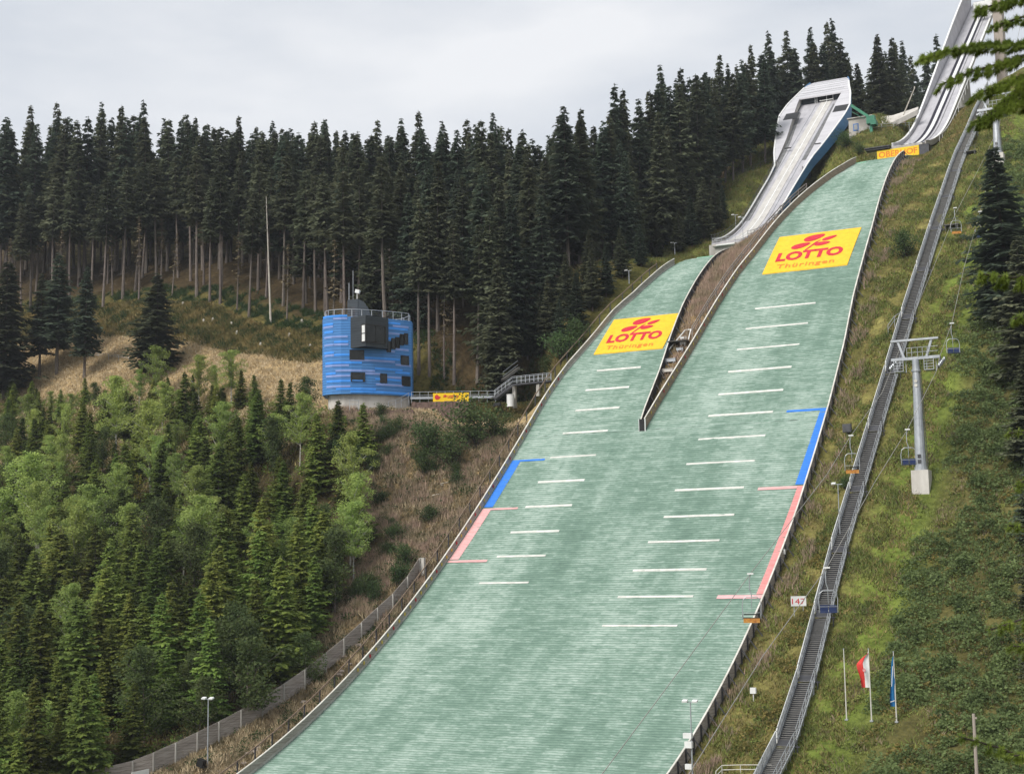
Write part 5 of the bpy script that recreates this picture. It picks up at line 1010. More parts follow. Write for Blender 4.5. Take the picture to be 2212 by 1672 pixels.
def leaf_clump_tree(name, h, rad, cb, seed, mk, bark='birchbark', nl=3200, ls=.20, limbs=9, cat='tree', trunk=True, spread=.9, multi=1, cl=.42):
    g = np.random.default_rng(seed); root = thing(name, 'x', cat); cents = []; tb = MB(); gr_ = random.Random(seed)
    for mtr in range(multi):
        ox, oy = (0, 0) if multi == 1 else (gr_.uniform(-.5, .5)*rad, gr_.uniform(-.5, .5)*rad); lean = (gr_.uniform(-.5, .5), gr_.uniform(-.5, .5)); hh = h*(1 if mtr == 0 else gr_.uniform(.6, .95))
        pts = [(ox*.3+(ox+lean[0])*t, oy*.3+(oy+lean[1])*t, hh*t-(.5 if t == 0 else 0)) for t in np.linspace(0, .95, 7)]
        if trunk: tb.tube(pts, [max(.02, (h*.009+.03)*(1-t)) for t in np.linspace(0, .95, 7)], 6)
        for i in range(limbs):
            t = cb+(1-cb)*(i+.5)/limbs; t = min(.97, t+g.normal(0, .03)); a = g.uniform(0, 6.28); l = rad*(math.sin(math.pi*min(1, .12+.80*(t-cb)/(1-cb)+.06)))**.7*g.uniform(.55, 1.1); bx, by = ox*.3+(ox+lean[0])*t, oy*.3+(oy+lean[1])*t; z = hh*t
            e = (bx+math.cos(a)*l, by+math.sin(a)*l, z+l*spread*.5)
            if trunk: tb.tube([(bx, by, z-l*.3), ((bx+e[0])/2, (by+e[1])/2, z), e], [.045, .03, .012], 4, False)
            cents += [(*e, .9), ((bx+e[0])/2, (by+e[1])/2, z+.1, .8), (bx, by, z+.3, .7)]
    C_ = np.array(cents); ci = g.integers(0, len(C_), nl); rr_ = np.cbrt(g.random(nl))*(rad*cl+.15)*C_[ci, 3]; d = g.normal(0, 1, (nl, 3)); d /= np.linalg.norm(d, axis=1)[:, None]; d[:, 2] *= .65
    P_ = C_[ci, :3]+d*rr_[:, None]; P_[:, 2] = np.maximum(P_[:, 2], .05)
    V = leaf_quads(P_, ls, g); root_c = link('crown', npmesh('crown', V, np.arange(len(V)).reshape(-1, 4), M[mk]), root)
    if trunk: tb.build('trunk', M[bark], root)
    return root
def leaf_quads(P_, ls, g):
    n_ = len(P_); a = g.normal(0, 1, (n_, 3)); a[:, 2] *= .5; a /= np.linalg.norm(a, axis=1)[:, None]; b = np.cross(a, g.normal(0, 1, (n_, 3))); b /= np.linalg.norm(b, axis=1)[:, None]
    s = (ls*g.uniform(.55, 1.35, n_))[:, None]; a = a*s*.5; b = b*s*.36
    return np.stack([P_-a, P_-b*.9+a*.1, P_+a, P_+b*.9+a*.1], 1).reshape(-1, 3)
def place(proto, first, p, sc, rz, label, cat='tree', group=None, szf=1.):
    c = proto if first else copy_tree(proto)
    c.location = (float(p[0]), float(p[1]), float(p[2])); c.scale = (sc*szf, sc*szf, sc); c.rotation_euler = (random.gauss(0, .022), random.gauss(0, .022), rz); c['label'] = label; c['category'] = cat
    if group: c['group'] = group
    elif 'group' in c: del c['group']
    return c
USED = {}
def put(kind, key, p, sc, label, group=None, szf=1., cat='tree', rz=None):
    first = (kind, key) not in USED; USED[(kind, key)] = 1
    return place(PR[kind][key], first, p, sc, random.uniform(0, 6.28) if rz is None else rz, label, cat, group, szf)
PR = {}
PR['tall'] = [spruce_proto('tall_spruce', 24, 4.0, .24, 11+i, 'spruce' if i % 2 else 'spruce_cool', whorl=.50, nb=8, tw=11, twl=1.0, droop=.45, ragged=.42, dead=18, top_pow=.86) for i in range(4)]
PR['bare'] = [spruce_proto('bare_stemmed_spruce', 25, 3.3, .54, 31+i, 'spruce', whorl=.50, nb=7, tw=10, twl=.95, droop=.48, ragged=.5, dead=26, top_pow=.78) for i in range(3)]
PR['edge'] = [spruce_proto('dense_spruce', 22, 4.3, .08, 51+i, 'spruce' if i else 'spruce_cool', whorl=.46, nb=9, tw=12, twl=.95, droop=.38, ragged=.4, dead=4, top_pow=.88) for i in range(3)]
PR['young'] = [spruce_proto('young_spruce', 9, 2.5, .03, 71+i, 'young', whorl=.25, nb=9, tw=12, twl=.52, droop=.18, up=-.1, ragged=.22, dead=0, top_pow=.85, width=.34) for i in range(5)]
PR['birch'] = [leaf_clump_tree('birch_tree', 10, 2.5, .30, 91+i, 'birch', nl=7500, ls=.20, limbs=34, cl=.25) for i in range(4)]
PR['broad'] = [leaf_clump_tree('rowan_tree', 7, 2.1, .12, 101+i, 'rowan', bark='bark', nl=4200, ls=.22, limbs=13) for i in range(2)]
PR['shrub'] = [leaf_clump_tree('leafy_shrub', 2.6, 1.7, .08, 111+i, 'shrub', bark='barkdark', nl=2600, ls=.16, limbs=7, cat='shrub', multi=3) for i in range(3)]
PR['snag'] = [spruce_proto('dying_spruce', 20, 2.0, .42, 151+i, 'brush', whorl=.8, nb=4, tw=5, twl=.9, droop=.8, ragged=.6, dead=34) for i in range(2)]
def infr(p, m_=140, up=25):
    if p[1] < 5: return False
    q = proj([p])[0]; q2 = proj([(p[0], p[1], p[2]+up)])[0]
    return -m_ < q[0] < 2212+m_ and q2[1] < 1672+m_ and q[1] > -200
# ---- special trees
def by_px(x, y, yt, kind, key, label, h0, szf=1., **k):
    p = PG(x, y); h_ = atd(x, yt, depth(p))[2]-p[2]; put(kind, key, p, h_/h0, label, szf=szf, **k)
by_px(332, 812, 588, 'edge', 1, 'solitary dense spruce on the tan slope left of the blue tower', 22, 1.75)
by_px(122, 808, 545, 'tall', 0, 'solitary spruce with dark bare lower trunk, middle of three at far left', 24, 1.35); by_px(85, 812, 590, 'tall', 1, 'leftmost of three solitary spruces above the young wood at far left', 24, 1.2)
by_px(182, 816, 575, 'tall', 2, 'rightmost of three solitary spruces above the young wood at far left', 24, 1.15); by_px(8, 860, 565, 'edge', 2, 'dark spruce cut by the left edge of the picture above the young wood', 22, 1.6)
p = PG(585, 697); h_ = atd(566, 425, depth(p))[2]-p[2]; root = thing('dead_tree', 'bleached bare dead trunk standing alone at the forest edge above the clearing', 'dead tree', tuple(p)); b = MB(); tt = np.linspace(0, 1, 9)
b.tube([tuple(p+ru*(-.9*t)+[0, 0, h_*t-.3*(t == 0)]) for t in tt], [.20*(1-t*.8) for t in tt], 8); b.build('trunk', M['deadwood'], root); b = MB(); g_ = random.Random(4)
for i in range(34):
    t = g_.uniform(.3, .99); q = p+ru*(-.9*t)+[0, 0, h_*t]; a = g_.uniform(0, 6.28); l = g_.uniform(.4, 1.3)*(1.1-t*.5); b.tube([tuple(q), tuple(q+[math.cos(a)*l*.6, math.sin(a)*l*.6, -.05]), tuple(q+[math.cos(a)*l, math.sin(a)*l, -l*.6])], [.035, .022, .008], 4, False)
b.build('branches', M['bark'], root)
# right side dark spruces
by_px(2186, 700, 318, 'edge', 0, 'dark spruce right of the upper pylon at the right picture edge', 22, 1.5)
p = PG(2222, 830); put('edge', 1, p, .75, 'dark spruce low at the right picture edge beside the thicket', szf=1.5)
for x, y, sc_ in ((2236, 1180, .42), (2240, 1330, .40), (2244, 1480, .38)):
    p = PG(x, y); put('edge', 2 if y > 1300 else 0, p, sc_, 'dark spruce edge at the right picture border below the pylon', group='dark spruces along the right border', szf=1.3)
p = PG(2232, 1010); put('edge', 2, p, .55, 'lowest dark spruce at the right picture edge under the hanging boughs', szf=1.6)
# front edge trunks of the tall wood
FR = [(45, 682, 'b'), (66, 668, 'b'), (112, 660, 'b'), (150, 650, 'b'), (222, 668, 'b'), (265, 645, 'b'), (292, 628, 'b'), (338, 610, 'b'), (425, 640, 'b'), (453, 652, 'b'), (476, 655, 'b'), (538, 684, 'b'), (412, 606, 'b'), (612, 660, 'b'), (655, 668, 'b'), (682, 676, 'b'), (708, 700, 'b'),
      (745, 715, 'b'), (905, 803, 'b'), (928, 808, 'b'), (981, 824, 'b'), (1031, 822, 'b'), (1062, 800, 'e'), (1090, 790, 'e'), (1110, 770, 'e'), (660, 655, 't'), (575, 645, 'b'), (385, 600, 'b')]
placed = []
for i, (x, y, k) in enumerate(FR):
    p = PG(x, y); q = np.array(p); sc = random.uniform(.88, 1.08); placed.append((p[0], p[1]))
    kind = {'b': 'bare', 'e': 'edge', 't': 'tall'}[k]; put(kind, i % len(PR[kind]), p, sc, 'tall spruce with bare grey stem in the front row above the clearing' if k != 'e' else 'dense spruce at the wood edge between blue tower and left barrier', group='front row spruces with bare stems' if k != 'e' else 'dense spruces by the left barrier', szf=random.uniform(.9, 1.1))
for i, (x, y, sc) in enumerate(((348, 606, .72), (300, 650, .8), (130, 690, .85), (243, 640, .75), (372, 640, .6), (512, 672, .7), (720, 735, .8), (960, 815, .75), (18, 690, .8), (440, 615, .9), (620, 690, .65))):
    p = PG(x, y); placed.append((p[0], p[1])); put('snag', i % 2, p, sc, 'thin dying spruce with sparse grey brown twigs in the front of the wood', group='dying spruces in the wood front')
# the mass of the tall wood
g = np.random.default_rng(21); cand = []
for _ in range(26000):
    u = g.uniform(-262, -66); v = g.uniform(178, 318)
    if v < forest_edge_v(u)+1.5: continue
    if u > -86 and v < 296: continue
    if u > -89 and v < 262: continue
    if u > -97 and 258 < v < 304: continue
    dmin = 4.4 if v < 235 else 5.3
    if -215 < u < -170 and 218 < v < 246 and g.random() < .8: continue
    if any((u-a)**2+(v-b)**2 < dmin**2 for a, b in placed): continue
    p = (u, v, float(T(u, v)))
    if not infr(p, 240): continue
    qx = proj([p])[0][0]
    if qx > 1650 and qx < 1860 and depth(np.array(p)) < 306: continue
    cand.append(p); placed.append((u, v))
# keep those that can be seen: drop trees whose top stays under nearer crowns
cand.sort(key=lambda p: depth(np.array(p))); hor = np.full(2800, 1700.); keep = []
for p in cand:
    sc = float(g.uniform(.80, 1.12)); hh = 24*sc; q = proj([(p[0], p[1], p[2]+hh)])[0]; xi = int(q[0])+260
    if 0 <= xi < 2800:
        if q[1] < hor[max(0, xi-6):xi+7].min()+150 or depth(np.array(p)) < 232: keep.append((p, sc)); hor[max(0, xi-22):xi+23] = np.minimum(hor[max(0, xi-22):xi+23], q[1]+55)
print('tall trees', len(cand), len(keep))
if len(keep) > 240: keep = keep[:240]
for i, (p, sc) in enumerate(keep):
    u, v = p[0], p[1]; x = proj([p])[0][0]
    near_edge = v < forest_edge_v(u)+9
    if u > -93: kind = 'edge' if near_edge or g.random() < .5 else 'tall'
    elif x < 700 and v < forest_edge_v(u)+26: kind = 'bare'
    elif near_edge: kind = ('bare' if g.random() < .5 else ('tall' if g.random() < .6 else 'edge')) if x < 860 else ('edge' if g.random() < .6 else 'tall')
    else: kind = 'edge' if v > forest_edge_v(u)+16 and g.random() < .65 else 'tall'
    if x < 860: lb, gp = 'tall dark spruce in the closed wood on the left half of the ridge', 'closed spruce wood, left'
    elif x < 1300: lb, gp = 'tall dark spruce in the closed wood between blue tower and the rising ridge', 'closed spruce wood, middle'
    elif x < 1860: lb, gp = 'tall dark spruce in the wood rising behind the left barrier to the small inrun', 'closed spruce wood, rising ridge'
    else: lb, gp = 'dark spruce on the skyline between the two inruns', 'skyline spruces between the inruns'
    put(kind, int(g.integers(0, len(PR[kind]))), p, sc, lb, gp, szf=float(g.uniform(.85, 1.15)))
# skyline trees at measured tops
for i, (x, yt, D) in enumerate(((1320, 178, 246), (1347, 195, 248), (1430, 140, 258), (1468, 152, 262), (1505, 160, 262), (1545, 118, 270), (1575, 140, 272), (1625, 92, 280), (1660, 68, 284), (1702, 66, 288), (1741, 58, 292), (1790, 48, 300), (1808, 38, 302), (1835, 110, 305), (1880, 150, 318), (1893, 88, 322), (1912, 110, 318), (1930, 92, 324), (1948, 86, 322), (1968, 118, 330), (2022, 72, 335), (2050, 84, 338), (1985, 150, 325),
        (65, 212, 300), (35, 240, 300), (140, 212, 298), (218, 205, 296), (249, 208, 292), (313, 205, 288), (426, 240, 286), (472, 262, 284), (516, 236, 280), (585, 245, 278), (614, 262, 272), (700, 245, 262), (728, 262, 260), (775, 270, 256), (812, 246, 256), (858, 240, 254), (918, 230, 250), (960, 250, 250), (1000, 244, 248), (1062, 232, 248), (1100, 262, 246), (1130, 268, 246), (1195, 272, 246), (1228, 258, 248), (1262, 232, 250))):
    yt = yt+(14 if x < 1260 else 0); D = D+(32 if x > 1650 else 8); q = atd(x, yt, D); z = float(T(q[0], q[1])); h_ = max(12, min(31, q[2]-z)); put('tall', i % 4, (q[0], q[1], q[2]-h_), h_/24, 'spruce whose pointed top stands out of the treeline against the sky', 'spruces topping the skyline', szf=.78)
print('young wood')
gs = np.random.default_rng(9); EN = np.array([(0, 250), (140, 245), (250, 238), (330, 250), (430, 262), (516, 268), (614, 282), (760, 285), (860, 275), (960, 275), (1060, 262), (1130, 285), (1250, 285), (1290, 250), (1340, 222), (1430, 178), (1545, 150), (1640, 112), (1740, 92), (1830, 110)])
for i, x in enumerate(np.r_[-28, -10, np.arange(4, 1640, 19.0)]):
    x = x+gs.uniform(-7, 7); yt = np.interp(x, EN[:, 0], EN[:, 1])+abs(gs.normal(0, 13)); D = np.interp(x, [0, 300, 600, 900, 1200, 1500, 1800], [292, 286, 266, 250, 242, 262, 296])+gs.uniform(-5, 8)
    q = atd(x, yt, D); z = float(T(q[0], q[1])); h_ = max(12, min(31, q[2]-z)); put('tall', i % 4, (q[0], q[1], q[2]-h_), h_/24, 'spruce crown making up the upper edge of the wood below the pointed tops', 'spruces along the upper edge of the wood', szf=.95)
for i, (x, yt, D) in enumerate(((1648, 120, 312), (1672, 108, 318), (1690, 118, 322), (1712, 100, 318), (1728, 112, 320), (1755, 88, 322), (1772, 96, 324), (1822, 84, 328), (1848, 140, 326), (1862, 150, 330), (1600, 140, 300), (1572, 160, 296), (1535, 165, 290), (1505, 185, 286), (1470, 190, 282), (1995, 120, 345), (1908, 140, 345), (1945, 130, 345))):
    q = atd(x, yt, D); z = float(T(q[0], q[1])); h_ = max(12, min(34, q[2]-z)); put('edge', i % 3, (q[0], q[1], q[2]-h_), h_/22, 'dense spruce filling the ridge directly behind the small inrun', 'ridge spruces behind the small inrun', szf=.95)
# ---- young wood below the track
g = np.random.default_rng(33); pl2 = []; ny = 0; nbr = 0
SPEC = [(80, 1215, 985, 'birch', 'big pale green birch with white trunk in the young wood at far left'), (160, 1290, 1085, 'birch', 'broad pale birch right below the big birch at far left'), (325, 1062, 868, 'birch', 'pale birch with slanting white trunk in the middle of the young wood'), (335, 872, 752, 'birch', 'birch at the upper edge of the young wood in front of the solitary spruce'),
        (250, 992, 815, 'birch', 'slim birch with long thin white stem in the upper young wood'), (430, 880, 770, 'birch', 'light green birch just below the tan slope'), (395, 1255, 1105, 'birch', 'slim bright green birch in the centre of the young wood'), (500, 875, 760, 'birch', 'light birch at the top edge of the young wood left of the blue tower'), (590, 1010, 895, 'birch', 'light green birch in the right part of the young wood'),
        (470, 1100, 985, 'birch', 'light green birch right of the yellow sapling'), (560, 1230, 1110, 'birch', 'grey green birch in the right half of the young wood'), (270, 1180, 1090, 'broad', 'round broadleaf tree in the shade of the birches'), (535, 1560, 1345, 'broad', 'grey green broadleaf tree behind the lower fence'), (350, 1420, 1290, 'broad', 'loose broadleaf tree low in the young wood'),
        (665, 910, 820, 'broad', 'round broadleaf tree just left of the blue tower'), (430, 1600, 1470, 'broad', 'broadleaf tree behind the lower left mast'), (660, 1480, 1370, 'broad', 'broadleaf bush tree pressing on the plank fence')]
cnt = {'birch': 0, 'broad': 0}
for x, y, yt, kind, lb in SPEC:
    p = PG(x, y); h_ = atd(x, yt, depth(p))[2]-p[2]; k = cnt[kind] % len(PR[kind]); cnt[kind] += 1; put(kind, k, p, h_/(10 if kind == 'birch' else 7), lb, szf=1.15); pl2.append((p[0], p[1], 1.6))
p = PG(307, 1110); PR['aut'] = [leaf_clump_tree('autumn_sapling', 4, 1.0, .2, 140, 'autumn', bark='barkdark', nl=330, ls=.2, limbs=9)]; put('aut', 0, p, 1.25, 'thin sapling with yellow autumn leaves in a dark gap of the young wood')
for _ in range(9000):
    v = g.uniform(84, 183); u = g.uniform(-250, -91)
    if u > young_edge_u(v)+g.normal(0, .6): continue
    if v > np.interp(u, [-215, -188, -156, -136, -119, -110], [181, 180, 179.5, 176, 168, 164]): continue
    p = (u, v, float(T(u, v)))
    if not infr(p, 230, 9): continue
    q = proj([p])[0]; D = depth(np.array(p)); dm = 2.75 if D < 175 else (3.2 if v < 170 else 2.6)
    if 205 < q[0] < 280 and 1590 < q[1]: continue
    if 655 < q[0] < 900 and q[1] < 985: continue
    if any((u-a)**2+(v-b)**2 < (dm if c == 0 else 2.2)**2 for a, b, c in pl2): continue
    pl2.append((u, v, 0)); q = proj([p])[0]
    if ny >= 292: break
    sc = float(g.uniform(.78, 1.42 if v < 150 else 1.2))*(.56 if v > 172 else (.78 if v > 163 else 1))
    zone = ('bottom left corner of the young wood', 'in the bottom left corner of the young wood') if q[0] < 330 and q[1] > 1250 else (('young wood behind the plank fence', 'behind the plank fence') if q[1] > 1150 else (('upper left young wood', 'in the upper left of the young wood') if q[0] < 400 else ('upper right young wood', 'in the young wood below the blue tower')))
    rr_ = g.random()
    if rr_ < (.26 if q[0] < 480 and q[1] < 1320 else (.11 if q[1] < 1320 else .04)): put('birch', int(g.integers(0, 4)), p, sc*float(g.uniform(.75, 1.05)), 'light green young birch '+zone[1], 'birches, '+zone[0]); nbr += 1
    elif rr_ < (.30 if q[1] < 1320 and q[0] < 480 else .18 if q[1] < 1320 else .10): put('broad', int(g.integers(0, 2)), p, sc*1.1, 'grey green young broadleaf tree '+zone[1], 'broadleaf trees, '+zone[0])
    else: put('young', int(g.integers(0, 5)), p, sc, 'bushy green young spruce '+zone[1], 'young spruces, '+zone[0], szf=float(g.uniform(.9, 1.25))); ny += 1
print('young', ny, 'birch', nbr)
# young spruces along the left barrier and at the forest edge
for i, (x, y, h_) in enumerate(((1210, 765, 7), (1170, 770, 9), (1140, 775, 8), (1245, 720, 8), (1225, 690, 9), (1280, 670, 8), (1310, 640, 7), (1345, 600, 7), (1275, 640, 9), (1385, 575, 6), (1420, 560, 6), (1465, 548, 7), (1495, 535, 8), (1520, 520, 10), (1545, 500, 8), (1560, 478, 6), (1478, 520, 11), (1500, 500, 10), (1115, 745, 9), (1190, 740, 9))):
    p = PG(x, y); put('edge', i % 3, p, h_/20, 'dark young spruce in the fringe behind the left edge barrier', 'young spruces behind the left barrier', szf=1.2)
for i, (x, y, s, lb) in enumerate(((1215, 780, 1.6, 'light green shrub against the left barrier below the forest fringe'), (1240, 745, 1.3, 'light green shrub behind the left barrier, upper of two'), (1185, 810, 1.0, 'shrub beside the footbridge end'), (925, 985, 1.7, 'dark green shrub on the brown bank, left of the larger one'), (975, 1005, 1.5, 'low green shrub between two larger shrubs on the brown bank'), (1025, 965, 2.2, 'large green shrub on the brown bank below the banner'), (1075, 945, 1.1, 'shrub near the left barrier below the footbridge'),
        (930, 1130, .8, 'small bright green shrub in the fireweed of the brown bank'), (860, 1265, 1.0, 'green shrub above the end of the plank fence'), (875, 1225, 1.0, 'shrub among fireweed at the top of the plank fence'), (1958, 558, 1.3, 'round dark shrub on the grass left of the upper stairway'), (985, 1050, .7, 'small shrub on the lower brown bank'), (1825, 1055, .5, 'low shrub below the dark grey cabinet'), (1830, 320, 1.1, 'green shrub on the grass between small inrun and large knoll'), (1858, 335, .8, 'small green shrub left of the OBERHOF board'),
        (755, 1010, 1.4, 'shrub at the right edge of the young wood'), (800, 1020, .9, 'shrub on the bank right of the young wood'), (720, 1000, 1.2, 'broad low shrub under the blue tower bank'), (820, 1090, .7, 'small dark shrub on the middle of the bank'), (2020, 290, .5, 'tiny dark shrub right of the large takeoff'), (850, 1170, .8, 'shrub in dry grass above the fence'))):
    p = PG(x, y); put('shrub', i % 3, p, s, lb, cat='shrub')
gb = np.random.default_rng(77)
for i in range(22):
    v = gb.uniform(138, 167); u = gb.uniform(young_edge_u(v)+1, -86.2); put('shrub', i % 3, (u, v, float(T(u, v))), float(gb.uniform(.35, .95)), 'small green shrub scattered in the faded fireweed of the bank', group='small shrubs scattered on the bank', cat='shrub')
# stumps and stones
for i, (x, y) in enumerate(((680, 893-200+5), (712, 715), (500, 703), (512, 722), (563, 748), (670, 752), (460, 694), (625, 728), (395, 660), (440, 697))):
    p = PG(x-28 if i == 0 else x, y); b = MB(); b.tube([(0, 0, -.2), (.02, 0, .45), (.03, .02, .6)], [.24, .2, .17], 8); b.box((.25, 0, .1), (.3, .2, .15)); tag(b.build('tree_stump', M['deadwood'], None, org=tuple(p)), 'pale cut tree stump in the green clearing above the tan slope', 'stump', 'pale stumps in the clearing')
g = np.random.default_rng(8); RKS = []
def rock_mesh(seed):
    g = np.random.default_rng(seed); import bmesh as bm_; b = bm_.new(); bm_.ops.create_icosphere(b, subdivisions=2, radius=1)
    for v in b.verts: v.co = Vector(v.co)*float(g.uniform(.75, 1.15)); v.co.z *= .6
    me = bpy.data.meshes.new('rock'); b.to_mesh(me); b.free(); me.materials.append(M['rock']); return me
RM_ = [rock_mesh(i) for i in range(4)]
for i in range(46):
    v = g.uniform(100, 135); u = -84.6-g.random()*3.0; o = link('rock', RM_[i % 4], None, (u, v, float(T(u, v))+.1)); s = float(g.uniform(.12, .38)); o.scale = (s*1.3, s, s); o.rotation_euler = (0, 0, float(g.uniform(0, 6))); tag(o, 'small reddish rock on the strip between plank fence and left barrier', 'rock', 'rocks beside the plank fence')
for i in range(10):
    v = g.uniform(146, 160); u = -86-g.random()*8; b = MB(); L_ = g.uniform(1.2, 3); a = g.uniform(0, 3.1); z = float(T(u, v)); b.tube([(0, 0, .15), (math.cos(a)*L_*.5, math.sin(a)*L_*.5, .25+.3*math.sin(a)*L_*.5), (math.cos(a)*L_, math.sin(a)*L_, .2+.6*math.sin(a)*L_)], [.07, .05, .02], 5); tag(b.build('fallen_branch', M['deadwood'], None, org=(u, v, z)), 'bleached fallen branch lying in the fireweed of the bank', 'branch', 'fallen branches on the bank')
# ------------------------------------------------------------------ ground cover (uncountable)
def blades(name, label, mk, N_, uf, k=4, h=(.25, .6), w_=.05, lean=.5, seed=1, cat='grass', mound=0):
    g = np.random.default_rng(seed); U_, V_ = uf(g, N_); z = T(U_, V_); n_ = len(U_)
    U2 = np.repeat(U_, k)+g.normal(0, .16, n_*k); V2 = np.repeat(V_, k)+g.normal(0, .16, n_*k); Z2 = np.repeat(z, k)-.08+mound*g.random(n_*k); hh = g.uniform(h[0], h[1], n_*k)
    a = g.uniform(0, 6.28, n_*k); ww = w_*g.uniform(.6, 1.4, n_*k); lx = g.normal(0, lean, n_*k)*hh; ly = g.normal(0, lean, n_*k)*hh
    P0 = np.stack([U2-np.cos(a)*ww, V2-np.sin(a)*ww, Z2], -1); P1 = np.stack([U2+np.cos(a)*ww, V2+np.sin(a)*ww, Z2], -1); P2 = np.stack([U2+lx, V2+ly, Z2+hh], -1)
    V = np.stack([P0, P1, P2], 1).reshape(-1, 3); o = link(name, npmesh(name, V, np.arange(len(V)).reshape(-1, 3), M[mk])); tag(o, label, cat, kind='stuff'); return o
def region(f, u0, u1, v0, v1, clump=.0):
    def uf(g, N_):
        U_ = g.uniform(u0, u1, N_*4); V_ = g.uniform(v0, v1, N_*4); m_ = f(U_, V_)
        if clump: nz_ = np.sin(U_*.9+V_*.37)*np.sin(V_*.8-U_*.31)+.6*np.sin(U_*2.3+1.1*V_)*np.sin(V_*1.9); m_ &= nz_ > g.normal(clump, .35, N_*4)
        U_, V_ = U_[m_], V_[m_]; return U_[:N_], V_[:N_]
    return uf
right = lambda u, v: (u > uRE(v)+.5) & ~((u > uS(v)-1.2) & (u < uS(v)+1.1))
blades('meadow_grass', 'short green grass on the hillside around the stairway and pylon', 'grass', 70000, region(lambda u, v: right(u, v) & (u > -36), -36, -6, 92, 262, -.1), 3, (.15, .45), .05, seed=1)
blades('olive_grass', 'olive and brown grass between landing slope edge and stairway', 'grassol', 34000, region(lambda u, v: right(u, v), -49, -32, 92, 262, -.5), 3, (.2, .5), .055, seed=2)
blades('meadow_grass', 'green grass patches between landing slope edge and stairway', 'grass', 42000, region(lambda u, v: right(u, v), -49, -34, 92, 262, .1), 4, (.2, .55), .06, seed=3)
blades('fireweed_patch', 'pinkish faded fireweed along the right edge of the wide slope', 'fire', 6000, region(lambda u, v: right(u, v) & (u < uRE(v)+3.0), -49, -40, 96, 235, .55), 5, (.5, 1.1), .045, .25, 4, 'weeds')
blades('fireweed_patch', 'pinkish fireweed filling the wedge between the two slopes', 'fire', 9000, region(lambda u, v: (u > uSR(v)+.7) & (u < uLE(v)-.7) & ((v > 188) | (np.random.default_rng(1).random(len(u)) < .25)), -72, -58, 171, 236), 5, (.4, 1.1), .05, .25, 5, 'weeds')
bank = lambda u, v: (u < -84.4) & (u > young_edge_u(v)-1.5) & (v < 170)
blades('fireweed_patch', 'pinkish brown fireweed on the bank left of the landing slope', 'fire', 9000, region(lambda u, v: bank(u, v) & (v > 136), -112, -84, 130, 168, .25), 5, (.5, 1.3), .05, .22, 6, 'weeds')
blades('bank_brush', 'brown dry brush on the bank and strip left of the landing slope', 'brush', 24000, region(bank, -112, -84, 90, 170), 4, (.2, .7), .05, .5, 7, 'weeds')
blades('dry_grass', 'yellow dry grass on the bank left of the landing slope', 'drygrass', 12000, region(bank, -112, -84, 100, 170, .1), 5, (.3, .8), .05, .4, 8)
tanr = lambda u, v: (v < forest_edge_v(u)-1) & (u < -86)
blades('dry_grass', 'tan dry grass covering the open slope around the blue tower', 'drygrass', 60000, region(lambda u, v: tanr(u, v) & (v < np.interp(u, [-240, -186, -167, -150, -140, -127, -112, -100, -88], [199, 198.5, 197, 191, 188.5, 184, 179, 176, 175])), -235, -87, 164, 201), 3, (.2, .55), .06, .6, 9)
blades('clearing_plants', 'green and olive low growth in the clearing below the tall wood', 'grassol', 45000, region(lambda u, v: tanr(u, v) & (v > np.interp(u, [-240, -186, -167, -150, -140, -127, -112, -100, -88], [199, 198.5, 197, 191, 188.5, 184, 179, 176, 175])-1), -235, -87, 172, 212), 4, (.25, .7), .07, .7, 10)
blades('clearing_plants', 'dark green bramble in the clearing below the tall wood', 'shrub', 30000, region(lambda u, v: (v < forest_edge_v(u)+6) & (u < -86) & (v > np.interp(u, [-240, -186, -167, -150, -140, -127, -112, -100, -88], [199, 198.5, 197, 191, 188.5, 184, 179, 176, 175])-1), -235, -87, 172, 212, .3), 5, (.3, .8), .09, .8, 11)
blades('meadow_grass', 'olive green grass around the small inrun and below the hut', 'grass', 42000, region(lambda u, v: ((u < -77.6) | (u > -71)) & ~((u > uLE(v)-.5) & (u < uRE(v)+.4) & (v < 251)) & ~((u > -55.4) & (u < -48)), -90, -48, 208, 285, -.2), 4, (.25, .6), .06, .5, 12)
blades('olive_grass', 'brownish grass around the small inrun and below the hut', 'grassol', 30000, region(lambda u, v: ((u < -77.6) | (u > -71)) & ~((u > uLE(v)-.5) & (u < uRE(v)+.4) & (v < 251)) & ~((u > -55.4) & (u < -48)), -90, -48, 208, 285, .1), 4, (.25, .6), .06, .5, 13)
blades('olive_grass', 'grass on the slope right of the large inrun', 'grassol', 16000, region(lambda u, v: (u > -48) & (u < -39), -48, -36, 236, 285), 4, (.2, .5), .06, .5, 14)
blades('forest_floor_plants', 'low undergrowth on the floor of the young wood', 'grassol', 26000, region(lambda u, v: u < young_edge_u(v), -200, -92, 84, 168), 4, (.2, .8), .07, .6, 15, 'undergrowth')
def thicket(name, label, mk, N_, f, box_, nl, hgt, ls, seed, clump=0, rr=(.45, 1.0)):
    g = np.random.default_rng(seed); U_, V_ = region(f, *box_, clump)(g, N_); Z_ = T(U_, V_); n_ = len(U_); r = g.uniform(rr[0], rr[1], n_); Hh = g.uniform(.5, 1, n_)*hgt
    d = g.normal(0, 1, (n_, nl, 3)); d /= np.linalg.norm(d, axis=2)[..., None]; d[..., 2] = np.abs(d[..., 2]); rad_ = g.uniform(.7, 1.05, (n_, nl, 1))
    P_ = np.stack([U_, V_, Z_-.1], -1)[:, None]+d*rad_*np.stack([r, r, Hh], -1)[:, None]; V = leaf_quads(P_.reshape(-1, 3), ls, g)
    o = link(name, npmesh(name, V, np.arange(len(V)).reshape(-1, 4), M[mk])); tag(o, label, 'undergrowth', kind='stuff')
